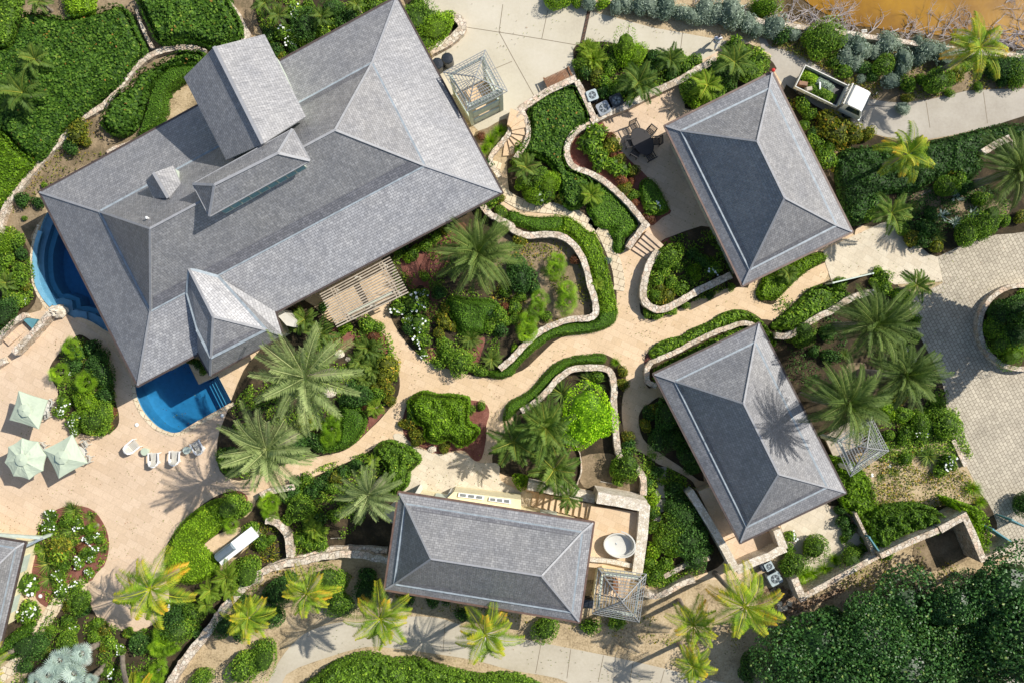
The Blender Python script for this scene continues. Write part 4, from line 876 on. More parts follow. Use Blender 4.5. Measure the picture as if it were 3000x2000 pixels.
# umbrellas
def umbrella(s, kind, rz, Rr, label, hz=2.35):
    p = at(s, hz); r = thing('patio_umbrella', (p.x, p.y, zt), label, 'umbrella', 'pale green umbrellas on the terrace', rz)
    n = 8 if kind == 'oct' else 4; top = hz + .5; b = MB(); tiers = 10
    rim = []
    N = n * 6
    for k in range(N):
        a = 2 * pi * k / N + (pi / 4 if n == 4 else 0); seg = k // 6; t = (k % 6) / 6
        c0 = 2 * pi * seg / n + (pi / 4 if n == 4 else 0); c1 = c0 + 2 * pi / n
        P0 = Vector((cos(c0), sin(c0), 0)) * Rr; P1 = Vector((cos(c1), sin(c1), 0)) * Rr
        q = P0.lerp(P1, t); q *= 1 - .045 * sin(pi * t); rim.append((q, sin(pi * t)))
    rows = []
    for j in range(tiers + 1):
        f = j / tiers; row = []
        for k, (q, sg) in enumerate(rim):
            z = top - .5 * f ** 1.15 - .035 * sg * f + random.uniform(-.012, .012) * (1 if j < tiers else .3) - (.05 * sg * (1 - f) if f < .45 else 0)
            row.append((q.x * max(f, .02), q.y * max(f, .02), z))
        rows.append(row)
    for j in range(tiers):
        for k in range(N): b.face([rows[j][k], rows[j + 1][k], rows[j + 1][(k + 1) % N], rows[j][(k + 1) % N]], 'canvas')
    for k in range(N):
        a, c = rows[-1][k], rows[-1][(k + 1) % N]; b.face([a, (a[0], a[1], a[2] - .1), (c[0], c[1], c[2] - .1), c], 'canvas')
    part(b, 'canopy', r)
    b = MB(); b.lathe((0, 0, top - .04), [(Rr * .3, 0), (Rr * .2, .05), (.05, .11), (.02, .2)], 'canvas', n * 2); part(b, 'vent_cap', r)
    b = MB(); b.tube([(0, 0, 0), (0, 0, top + .1)], .025, 'greywood', 8); part(b, 'pole', r)
    for k in range(n):
        a = 2 * pi * k / n + (pi / 4 if n == 4 else 0); b = MB(); b.beam((0, 0, top - .08), (cos(a) * Rr * .97, sin(a) * Rr * .97, hz - .04), .025, .03, 'greywood'); part(b, 'rib', r)
    b = MB(); b.lathe((0, 0, 0), [(.3, 0), (.3, .06), (.06, .1)], 'grey', 16); part(b, 'base', r)
    tt = thing('cafe_table', (p.x, p.y, zt), 'round pale table under the %s' % label.split(' on ')[0].split(' beside ')[0], 'table', 'tables under the umbrellas')
    b = MB(); b.lathe((0, 0, .7), [(.5, 0), (.52, .02), (.5, .04)], 'offwhite', 24); part(b, 'tabletop', tt)
    for k in range(3): a = k * 2.1; b = MB(); b.beam((cos(a) * .1, sin(a) * .1, .7), (cos(a) * .4, sin(a) * .4, 0), .04, .04, 'offwhite'); part(b, 'leg', tt)
umbrella('S 84 1200', 'sq', R(-17.5), 1.52, 'square pale green umbrella highest of the three, beside the flower bed')
umbrella('S 75 1343', 'oct', R(10), 1.48, 'octagonal pale green umbrella at the left edge')
umbrella('S 192 1336', 'sq', R(-61.6), 1.62, 'square pale green umbrella rightmost of the three')
def cafe_chair():
    r = thing('cafe_chair', (0, 0, 0), '', 'chair'); b = MB()
    for k in range(5): b.box((0, -.16 + k * .08, .44), (.4, .055, .025), 'offwhite')
    part(b, 'seat', r); b = MB()
    pts = [(.1, .26, .66)] + [(-.08 - .2 * sin(a), .26 * cos(a), .66 + .14 * sin(a)) for a in np.linspace(0, pi, 9)] + [(.1, -.26, .66)]
    for p, q in zip(pts, pts[1:]): b.beam(p, q, .05, .04, 'offwhite'); 
    for a in np.linspace(.3, pi - .3, 6): b.beam((-.08 - .2 * sin(a), .26 * cos(a), .66 + .14 * sin(a)), (-.06 - .14 * sin(a), .2 * cos(a), .44), .04, .02, 'offwhite')
    part(b, 'backrest', r)
    for x, y in ((-.17, -.17), (.17, -.17), (-.17, .17), (.17, .17)): b = MB(); b.box((x, y, .22), (.04, .04, .44), 'offwhite'); part(b, 'leg', r)
    return r
ccx = cafe_chair()
for i, (x, y, a, l) in enumerate(((148, 1179, 150, 'pale cafe chair right of the top square umbrella, upper of two'), (138, 1213, 190, 'pale cafe chair right of the top square umbrella, lower of two'), (126, 1305, 235, 'pale cafe chair between the octagonal and the right square umbrella'),
                                  (259, 1343, 170, 'pale cafe chair peeking out right of the rightmost umbrella'), (249, 1300, 215, 'pale green cafe chair above right of the rightmost umbrella'))):
    p = at('S %d %d' % (x, y), .5); place(ccx, i == 0, (p.x, p.y, zt), R(a), l, 'cafe chairs around the umbrellas', 1.1)
# condensers
def condenser(s, sz, rz, m, label, h=.85, grp='air conditioners behind the patio wall'):
    p = at(s, h); r = thing('air_conditioner', (p.x, p.y, .04), label, 'air conditioner', grp, rz); b = MB(); w = sz / 2
    q = [(w, w * .8), (w * .8, w), (-w * .8, w), (-w, w * .8), (-w, -w * .8), (-w * .8, -w), (w * .8, -w), (w, -w * .8)]
    b.sheet(q, h, m, (), 0); b.sheet([(x * 1.04, y * 1.04) for x, y in q], h + .03, m, [[(cos(a) * w * .75, sin(a) * w * .75) for a in np.linspace(0, 2 * pi, 20)[:-1]]], h + .001)
    for k in range(9): b.box((0, w + .004, .1 + k * .08), (w * 1.5, .02, .02), 'black'); b.box((0, -w - .004, .1 + k * .08), (w * 1.5, .02, .02), 'black')
    part(b, 'case', r)
    b = MB(); b.lathe((0, 0, h + .002), [(w * .74, 0), (w * .72, .004)], 'black', 20)
    for k in range(5): a = k * 1.257; b.face([(cos(a) * .05, sin(a) * .05, h + .012), (cos(a) * w * .65, sin(a) * w * .65, h + .012), (cos(a + .55) * w * .65, sin(a + .55) * w * .65, h + .016), (cos(a + .9) * .06, sin(a + .9) * .06, h + .014)], 'grey')
    b.lathe((0, 0, h + .01), [(w * .2, 0), (w * .2, .015)], m, 10); part(b, 'fan', r)
    b = MB()
    for rr_ in (.3, .45, .6, .72):
        pts = [(cos(a) * w * rr_, sin(a) * w * rr_, h + .03) for a in np.linspace(0, 2 * pi, 17)]
        b.tube(pts, .006, 'acgrey', 4)
    part(b, 'grille', r)
condenser('S 1735 280', .74, R(20), 'acgrey', 'greenish air conditioner, leftmost of the three behind the patio wall')
condenser('S 1768 318', .88, R(27), 'grey', 'grey air conditioner touching the patio wall, lowest of the three')
condenser('S 1806 295', .86, R(25), 'black', 'dark glossy air conditioner, rightmost of the three behind the patio wall')
condenser('L 45 882', .88, R(28), 'acgrey', 'large air conditioner in shade by the rubble ground', .7, 'air conditioners below the stair patio')
condenser('L 6 800', .6, R(28), 'acgrey', 'small air conditioner in shade just above the larger one', .7, 'air conditioners below the stair patio')
condenser('K 1655 800', .6, R(28), 'black', 'dark air conditioner under the pale parapet corner', .6, 'air conditioners below the stair patio')
def tank(s, r_, h, label, m='black'):
    p = at(s, h); r = thing('water_tank', (p.x, p.y, .011), label, 'tank', None); b = MB()
    b.lathe((0, 0, 0), [(r_, 0), (r_ * 1.02, .1), (r_, h * .5), (r_, h - .12)], m, 8 if 0 else 24); part(b, 'body', r)
    b = MB(); b.lathe((0, 0, h - .13), [(r_ * 1.05, 0), (r_ * 1.05, .06), (r_ * .85, .13), (r_ * .3, .16)], m, 10); part(b, 'lid', r)
tank('S 1310 171', .42, 1.1, 'black round tank beside the big roof, the right one of two')
tank('S 1281 186', .42, 1.1, 'black round tank half hidden under the big roof edge')
b = MB(); p = at('K 500 1045', .8); b.box((p.x, p.y, .4), (.75, .6, .8), 'black', R(-8)); b.box((p.x, p.y, .84), (.8, .66, .07), 'black', R(-8), (.85, .8)); o = cen(b); tag(b.build('storage_bin', o), 'black bin in the gap between the bottom house and the lattice pyramid', 'bin')
# bench
q = [at('S %s' % s, .5) for s in ('1592 229', '1666 195', '1676 226', '1605 264')]; c = sum(q, Vector()) / 4; d = q[1] - q[0]
r = thing('garden_bench', (c.x, c.y, .011), 'brown wooden slatted bench against the stone wall on the driveway', 'bench', None, math.atan2(d.y, d.x)); w = d.length; b = MB()
for k in range(int(w / .1)): b.box((-w / 2 + .06 + k * .1, -.02, .45), (.08, .82, .04), 'wood')
part(b, 'seat', r); b = MB(); b.box((-w / 2 + .03, 0, .6), (.08, .85, .06), 'wood'); b.box((w / 2 - .03, 0, .6), (.08, .85, .06), 'wood'); part(b, 'armrest', r)
for x in (-1, 1):
    for y in (-1, 1): b = MB(); b.box((x * w * .46, y * .36, .3), (.07, .07, .6), 'wood'); part(b, 'leg', r)
# bar counter with grill
q = [at('S %s' % s, .95) for s in ('734 1541', '760 1567', '652 1658', '625 1626')]; c = sum(q, Vector()) / 4; d = q[1] - q[2]
r = thing('bar_counter', (c.x, c.y, .027), 'long white outdoor counter inside the crescent hedge', 'counter', None, math.atan2((q[0] - q[3]).y, (q[0] - q[3]).x)); w = (q[0] - q[3]).length; dd = (q[1] - q[0]).length
b = MB(); b.box((0, 0, .43), (w - .15, dd - .15, .86), 'offwhite'); part(b, 'base', r); b = MB(); b.box((0, 0, .91), (w, dd, .07), 'white'); part(b, 'countertop', r)
rg = r.rotation_euler.z; gc = r.location + Vector((cos(rg) * (-w * .26) - sin(rg) * .14, sin(rg) * (-w * .26) + cos(rg) * .14, .948 - .0))
gr = thing('barbecue_grill', gc, 'stainless steel barbecue grill set into the white counter', 'grill', None, rg)
b = MB(); b.box((0, 0, .06), (1.5, .62, .12), 'steel'); part(b, 'body', gr); b = MB()
pr = [(-.74, 0), (.74, 0)]
ar = [(.27 * cos(a), .12 + .22 * sin(a)) for a in np.linspace(0, pi, 12)]
for (y0, z0_), (y1, z1_) in zip(ar, ar[1:]): b.face([(-.72, y0, z0_), (.72, y0, z0_), (.72, y1, z1_), (-.72, y1, z1_)][::-1], 'steel')
b.face([(-.72, y, z) for y, z in ar], 'steel'); b.face([(.72, y, z) for y, z in ar][::-1], 'steel'); ld = part(b, 'lid', gr)
b = MB(); b.tube([(-.6, .33, .2), (.6, .33, .2)], .02, 'steel', 6); b.beam((-.6, .33, .2), (-.6, .24, .2), .02, .02, 'steel'); b.beam((.6, .33, .2), (.6, .24, .2), .02, .02, 'steel'); part(b, 'handle', ld)
# big pergola beside the main house (slats parallel to the eave)
pz = 2.7
corn = [at('F 420 478', pz), at('F 880 232', pz), at('F 1000 462', pz), at('F 530 690', pz)]
c = sum(corn, Vector()) / 4; root = thing('pergola', (c.x, c.y, .02), 'weathered wooden pergola with parallel slats beside the big house', 'pergola')
for k in range(15):
    t = k / 14; a, d_ = corn[0].lerp(corn[3], t), corn[1].lerp(corn[2], t); b = MB(); b.beam(a, d_, .085, .14, 'greywood'); wpart(b, 'slat', root)
for u in (.15, .19, .84, .88):
    a, d_ = corn[0].lerp(corn[1], u), corn[3].lerp(corn[2], u); b = MB(); b.beam(a - Vector((0, 0, .16)), d_ - Vector((0, 0, .16)), .07, .17, 'greywood'); wpart(b, 'beam', root)
a, d_ = corn[0].lerp(corn[3], .83), corn[1].lerp(corn[2], .83); b = MB(); b.beam(a.lerp(d_, .17) - Vector((0, 0, .3)), a.lerp(d_, .86) - Vector((0, 0, .3)), .22, .2, 'trim'); wpart(b, 'header', root)
for u in (.17, .5, .86):
    for t in (.04, .86):
        p = corn[0].lerp(corn[1], u).lerp(corn[3].lerp(corn[2], u), t); b = MB(); b.box((p.x, p.y, (pz - .2) / 2), (.2, .2, pz - .3), 'offwhite', R(28)); wpart(b, 'post', root)
# lattice pyramids
def trellis(cs, z, rise, label, n=8, wallm=None, side=None, apex=None, base=0):
    c4 = [at(s, z) for s in cs]; c = sum(c4, Vector()) / 4; root = thing('lattice_pyramid', (c.x, c.y, base), label, 'trellis'); ap = c + Vector((0, 0, rise))
    for i in range(4):
        a, d = c4[i], c4[(i + 1) % 4]; b = MB()
        for k in range(n):
            t = k / n; b.beam(a.lerp(ap, t), d.lerp(ap, t), .045, .035, 'lattice')
        for k in range(1, n + 2):
            u = k / (n + 2); e = a.lerp(d, u); tt = min(u, 1 - u) * 2; b.beam(e, e.lerp(a.lerp(d, .5).lerp(ap, 1), tt * .94), .03, .03, 'lattice')
        wpart(b, 'lattice_panel', root)
        b = MB(); b.beam(a, ap, .07, .07, 'lattice'); wpart(b, 'hip_rafter', root)
    ins = [c + (p - c) * .78 for p in c4]
    for i in range(4):
        a, d = ins[i], ins[(i + 1) % 4]; b = MB(); b.box((a.x, a.y, base + (z - base - .05) / 2), (.24, .24, z - base - .05), wallm or 'trim', R(20)); wpart(b, 'post', root)
        b = MB(); b.beam(a - Vector((0, 0, .15)), d - Vector((0, 0, .15 + .01 * i)), .12, .2, 'trim'); wpart(b, 'beam', root)
    if side:
        for i, hts in side:
            a, d = ins[i], ins[(i + 1) % 4]
            for h0, h1 in hts: b = MB(); b.beam(Vector((a.x, a.y, base + (h0 + h1) / 2)).lerp(Vector((d.x, d.y, base + (h0 + h1) / 2)), .07), Vector((a.x, a.y, base + (h0 + h1) / 2)).lerp(Vector((d.x, d.y, base + (h0 + h1) / 2)), .93), .1, h1 - h0, wallm); wpart(b, 'wall_panel', root)
    b = MB(); q = [c + (p - c) * .74 for p in c4]; b.sheet([(p.x, p.y) for p in q], base + .3, 'tan' if side else 'greywood', (), base); wpart(b, 'floor', root)
    return root
t1 = trellis(('S 1299 212', 'S 1422 147', 'S 1487 268', 'S 1368 327'), 4.7, .9, 'tall cream tower topped by a grey lattice pyramid beside the big house', 9, 'trim', [(2, ((0, .9), (1.5, 2.6), (3.3, 4.2))), (1, ((0, 1.1), (2.0, 2.7))), (3, ((0, 1.1),))])
t2 = trellis(('K 567 812', 'K 882 852', 'K 835 1166', 'K 526 1110'), 3.6, 1.5, 'grey lattice pyramid attached to the bottom centre house', 9, 'render', [(0, ((0, 1.0), (2.1, 3.0))), (3, ((0, 1.0),))])
t3 = trellis(('H 430 1430', 'H 680 1275', 'H 792 1500', 'H 540 1668'), 3.2, .9, 'grey lattice pyramid half hidden under a date palm', 9, 'trim')
b = MB(); c_ = at('K 680 930', 1.0); b.box((c_.x, c_.y, 1.0), (.35, 1.0, .1), 'wood'); b.box((c_.x, c_.y, .6), (.25, .8, .7), 'wood'); o = cen(b); tag(b.build('cabinet', o), 'small brown cabinet inside the lattice pyramid of the bottom house', 'cabinet')
# gates
def gate(s, label, h, z0=0, m='teal'):
    a, d = [gp(p, h) for p in P(s)]; root = thing('gate', ((a.x + d.x) / 2, (a.y + d.y) / 2, z0), label, 'gate', 'painted metal gates'); b = MB()
    for t in (0, 1): p = a.lerp(d, t); b.box((p.x, p.y, z0 + (h - z0) / 2), (.12, .12, h - z0), m)
    wpart(b, 'gate_post', root); b = MB(); dn = Vector((0, 0, .1)); b.beam(a - dn, d - dn, .09, .12, m); b.beam(Vector((a.x, a.y, z0 + .25)), Vector((d.x, d.y, z0 + .25)), .07, .1, m)
    n = max(4, int((d - a).length / .14))
    for k in range(n): p = a.lerp(d, (k + .5) / n); b.box((p.x, p.y, z0 + (h - z0) / 2), (.07, .07, h - z0 - .25), m, math.atan2(d.y - a.y, d.x - a.x))
    wpart(b, 'gate_leaf', root)
gate('H 430 400 690 338', 'long pale sage gate beside the pale limestone court near the small royal palm', 1.5, 0, 'trim')
gate('L 668 612 730 702', 'short teal gate between the round shrub court and the vines', 1.8)
gate('L 1480 560 1632 662', 'teal gate at the tall vine wall end, lower right', 1.9)
gate('L 1605 498 1700 545', 'teal gate cut off by the right edge', 1.9)
b = MB(); b.beam(at('C 508 55', .02), at('C 455 300', .02), .26, .012, 'dwood')
for k in range(26): p = at('C 508 55', .02).lerp(at('C 455 300', .02), (k + .5) / 26); b.box((p.x, p.y, .03), (.2, .03, .012), 'wood', R(-14))
o = cen(b); tag(b.build('drain_grate', o), 'long narrow rusty drain grate across the driveway', 'drain')
for s, l in (('E 895 1330', 'round white ground light on the terrace left of the lounge chairs'), ('E 1458 1268', 'round white ground light at the plunge pool corner'), ('L 800 142', 'small white garden light on the dry lawn, middle one'), ('L 684 205', 'small white garden light on the dry lawn nearest the house'), ('L 1012 38', 'small white garden light on the dry lawn furthest from the house'), ('I 262 998', 'small garden light between the white flower bed and the left house')):
    p = at(s, .1); r = thing('garden_light', (p.x, p.y, .03), l, 'light', 'small white garden lights'); b = MB(); b.lathe((0, 0, 0), [(.09, 0), (.13, .03), (.12, .07), (.05, .1)], 'lamp', 14); part(b, 'lens', r)
    b = MB(); b.lathe((0, 0, 0), [(.15, 0), (.15, .02)], 'offwhite', 14); part(b, 'ring', r)
b = MB(); p = at('D 35 462', 3.5); b.tube([(p.x - .25, p.y + .1, 3.35), (p.x, p.y, 3.45), (p.x + .08, p.y - .02, 3.5)], .03, 'gutter', 6); b.lathe((p.x, p.y, 3.4), [(.08, 0), (.13, .08), (.12, .18), (.03, .22)], 'red', 12); o = cen(b)
tag(b.build('warning_lamp', o), 'small red lamp at the top corner of the upper right house', 'lamp')
b = MB(); p = at('D 632 205', .3); b.box((p.x, p.y, .3), (.38, .22, .04), 'offwhite', R(5)); b.box((p.x, p.y, .14), (.06, .06, .28), 'offwhite')
for k in (-1, 0, 1): b.box((p.x + k * .11, p.y, .325), (.06, .12, .012), 'dwood', R(5))
o = cen(b); tag(b.build('slotted_post', o), 'little white slotted block among driftwood by the pond wall', 'marker')
for s, l in (('D 815 312 945 322', 'dark pipe lying along the boundary wall shrubs'), ('D 1005 1280 1080 1245', 'short pale pipe in the dry garden below the right coconut palm'), ('J 490 618 565 614', 'short pale pipe left of the bottom centre house'), ('J 75 732 168 702', 'dark pipe in the grassy quarter-circle planter'), ('K 580 245 680 262', 'thin pale pipe under the lime tree planter')):
    q = [gp(x, .12) for x in P(s)]; b = MB(); b.tube(q, .035, 'lane' if 'pale' in l else 'black', 6); o = cen(b); tag(b.build('pipe', o), l, 'pipe')
def boulder(s, r_, label, h=None):
    p = at(s, .2); b = MB(); n, m_ = 12, 7; nz = [[random.uniform(.82, 1.12) for _ in range(n)] for _ in range(m_ + 1)]
    for j in range(m_):
        for i in range(n):
            q = []
            for jj, ii in ((j, i), (j, (i + 1) % n), (j + 1, (i + 1) % n), (j + 1, i)):
                th = pi / 2 * jj / m_; a = 2 * pi * ii / n; k = nz[jj][ii] if jj < m_ else 1; q.append((p.x + r_ * k * cos(th) * cos(a), p.y + r_ * .8 * k * cos(th) * sin(a), (h or r_ * .7) * sin(th) * k))
            b.face(q, 'coral' if r_ < .8 else 'stone')
    tag(b.build('boulder', (p.x, p.y, 0)), label, 'rock')
boulder('E 385 590', .62, 'big grey boulder at the pool edge beside the straight beige wall', 1.0)
for s, r_, l in (('F 545 865', .4, 'white boulder between palm fronds above the big silver date palm'), ('F 610 1060', .3, 'angular pale boulder right of the big silver date palm'), ('F 480 1120', .5, 'low white boulder below right of the big silver date palm'), ('F 600 900', .22, 'small pale boulder beside the white boulder'), ('H 915 830', .3, 'pale boulder right of the two upper date palms'), ('H 950 900', .35, 'rough pale boulder at the paver drive edge'), ('D 1010 1180', .4, 'mottled rock under the right coconut palm'), ('F 1155 1490', .35, 'pale stone block under the round hedge island')): boulder(s, r_, l)
# ---------------------------------------------------------------- vegetation
def leafq(b, c, nrm, L, w, m, val, dirv=None):
    n = nrm.normalized(); t = dirv if dirv is not None else Vector((random.uniform(-1, 1), random.uniform(-1, 1), random.uniform(-.3, .3)))
    t = (t - n * t.dot(n)); t = t.normalized() if t.length > 1e-4 else Vector((1, 0, 0)); s = n.cross(t)
    b.face([c - t * L * .5, c + s * w * .5 - n * w * .1, c + t * L * .5, c - s * w * .5 - n * w * .1], m, val)
def rv(k=1): return Vector((random.gauss(0, k), random.gauss(0, k), random.gauss(0, k)))
def bush_mesh(m, nleaf, L, w, flat=.78, lobes=5, core=True, clump=False, seed=0, tilt=.55, spray=False, ck=.80, jd=.10):
    random.seed(seed); b = MB(); lb = [(rv().normalized(), random.uniform(.15, .5)) for _ in range(lobes)]
    for l in lb: l[0].z = abs(l[0].z)
    def rad(d):
        k = .70
        for q, a in lb: k += a * max(0, d.dot(q)) ** 4
        return k
    cz = flat * .5
    def pt(d, k=1): r = rad(d) * k; return Vector((d.x * r, d.y * r, max(.0, cz + d.z * r * flat * (1.0 if d.z > 0 else .62))))
    if core:
        n, mm = 14, 8
        for j in range(mm):
            for i in range(n):
                q = []
                for jj, ii in ((j, i), (j, i + 1), (j + 1, i + 1), (j + 1, i)):
                    th = pi * (jj / mm) - pi / 2; a = 2 * pi * ii / n; q.append(pt(Vector((cos(th) * cos(a), cos(th) * sin(a), sin(th))), ck))
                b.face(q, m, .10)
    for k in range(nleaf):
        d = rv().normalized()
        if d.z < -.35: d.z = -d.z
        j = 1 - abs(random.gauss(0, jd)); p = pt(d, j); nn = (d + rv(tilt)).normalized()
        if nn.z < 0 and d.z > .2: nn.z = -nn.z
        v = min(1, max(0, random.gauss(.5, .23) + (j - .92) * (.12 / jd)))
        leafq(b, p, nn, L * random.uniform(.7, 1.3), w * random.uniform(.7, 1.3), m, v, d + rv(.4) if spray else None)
    return b
def blades_mesh(m, n, L0, w, up=.9, droop=.9, seed=0, seg=3, thick=False, flat=0):
    random.seed(seed); b = MB()
    for k in range(n):
        a = random.uniform(0, 2 * pi); e = random.uniform(.15, up); L = L0 * random.uniform(.75, 1.1); d = Vector((cos(a) * cos(e), sin(a) * cos(e), sin(e))); s = Vector((-sin(a), cos(a), 0)); p = Vector((cos(a) * .04, sin(a) * .04, .02)); v = random.uniform(.2, .95)
        for j in range(seg):
            q = p + d * L / seg; d = (d - Vector((0, 0, droop / seg * .8))).normalized(); w0 = w * (1 - j / seg) ** .6 if j else w * .8; w1 = w * (1 - (j + 1) / seg) ** .6
            if q.z < .02: q.z = .02
            b.face([p - s * w0 / 2, p + s * w0 / 2, q + s * w1 / 2, q - s * w1 / 2] if j < seg - 1 else [p - s * w0 / 2, p + s * w0 / 2, q], m, v); p = q
    return b
def frond(b, m, az, el, L, droop, nl, ll, lw, val, vang=.5, stem=.012, fwd=.75, sag=.35, twist=0, stemv=None, taper=.35, gap=.12, hang=0, vgrad=0, curl=0):
    d = Vector((cos(az) * cos(el), sin(az) * cos(el), sin(el))); side = Vector((-sin(az), cos(az), 0)); p = Vector((0, 0, 0)); N = 10; pts = [(p.copy(), d.copy())]
    cw = random.uniform(-curl, curl)
    for i in range(N):
        p = p + d * (L / N); d = Matrix.Rotation(cw / N, 3, 'Z') @ d; side = Matrix.Rotation(cw / N, 3, 'Z') @ side if curl else side; d = (d - Vector((0, 0, droop / N * (.4 + 1.2 * i / N)))).normalized(); pts.append((p.copy(), d.copy()))
    for i in range(N):
        a, c = pts[i][0], pts[i + 1][0]; w0 = stem * (1 - i / N * .8); w1 = stem * (1 - (i + 1) / N * .8); b.face([a - side * w0, a + side * w0, c + side * w1, c - side * w1], m, stemv if stemv is not None else min(1, val + .3))
    for k in range(nl):
        t = gap + (1 - gap) * k / nl; x = t * N; i = min(int(x), N - 1); f = x - i; o = pts[i][0].lerp(pts[i + 1][0], f); dd = pts[i][1].lerp(pts[i + 1][1], f).normalized(); up = side.cross(dd).normalized(); up = up if up.z > 0 else -up
        prof = (min(1, (t - gap * .6) * 5)) * (1 - max(0, t - taper) / (1 - taper) * .62)
        for s in (-1, 1):
            l = ll * prof * random.uniform(.85, 1.1); q = (side * s * 1.0 + dd * fwd + up * vang * random.uniform(.4, 1.2)).normalized()
            mid = o + q * l * .5; q2 = (q - Vector((0, 0, sag + hang * t))).normalized(); tip = mid + q2 * l * .5; wv = (dd * .8 + up * .3 * s).normalized() * lw * .5
            v = min(1, max(0, val + vgrad * (t - .45) + random.uniform(-.12, .12)))
            b.face([o - wv * .6, mid - wv, tip, mid + wv][:: 1 if s > 0 else -1], m, v)
def crown_mesh(m, nf, seed, L=(.9, 1.08), el=(-.2, 1.1), droop=.9, nl=30, ll=.2, lw=.03, vang=.5, old=.0, **kw):
    random.seed(seed); b = MB(); ga = 2.39996
    for k in range(nf):
        f = k / nf; e = el[1] + (el[0] - el[1]) * f ** .8 + random.uniform(-.1, .1); l = random.uniform(*L) * (.72 + .28 * f if f < .4 else 1) * (1.0 + .15 * (e > .6)); v = .68 - .25 * f + random.uniform(-.1, .1)
        if old and f > 1 - old: v = random.uniform(.75, 1.0)
        frond(b, m, k * ga + random.uniform(-.15, .15), e, l, droop * random.uniform(.8, 1.25), nl, ll * random.uniform(.9, 1.1), lw, v, vang, **kw)
    return b
def fan_mesh(m, nf, seed, Lp=.5, Rf=.5, seg=16, el=(-.1, 1.45), droopf=.25, spread=2.5):
    random.seed(seed); b = MB()
    for k in range(nf):
        f = k / nf; a = k * 2.39996; e = el[1] + (el[0] - el[1]) * f; d = Vector((cos(a) * cos(e), sin(a) * cos(e), sin(e))); side = Vector((-sin(a), cos(a), 0)); p = d * Lp * (random.uniform(.25, 1.0) if spread < 3 else random.uniform(.3, 1.1))
        b.face([-side * .01, side * .01, p + side * .008, p - side * .008], m, .6); up = side.cross(d); up = up if up.z > 0 else -up; dd = (d - Vector((0, 0, .35))).normalized(); v0 = random.uniform(.35, .8) - .15 * f; R_ = Rf * random.uniform(.85, 1.1)
        for j in range(seg):
            t0 = (j / (seg - 1) - .5) * spread; rr_ = R_ * (1 - .25 * abs(t0 / spread)); q = (dd * cos(t0) + side * sin(t0)); mid = p + q * rr_ * .62 + up * (.02 if j % 2 else 0); tip = p + q * rr_ - Vector((0, 0, droopf * R_ * random.uniform(.4, 1.1)))
            w = side * cos(t0) - dd * sin(t0); ww = rr_ * spread / seg * (.2 if spread < 3 else .2); b.face([p, mid - w * ww, tip, mid + w * ww], m, min(1, max(0, v0 + random.uniform(-.12, .12) + (.08 if j % 2 else -.05))))
    return b
def trunk_mesh(h, r0, r1, lean=(0, 0), rings=9):
    b = MB(); pts = [(lean[0] * (k / rings) ** 1.3, lean[1] * (k / rings) ** 1.3, h * k / rings) for k in range(rings + 1)]; b.tube(pts, [r0 + (r1 - r0) * k / rings + (.02 if k % 2 else 0) + (.06 if k == 0 else 0) for k in range(rings + 1)], 'bark', 9); return b
PROTO = {}
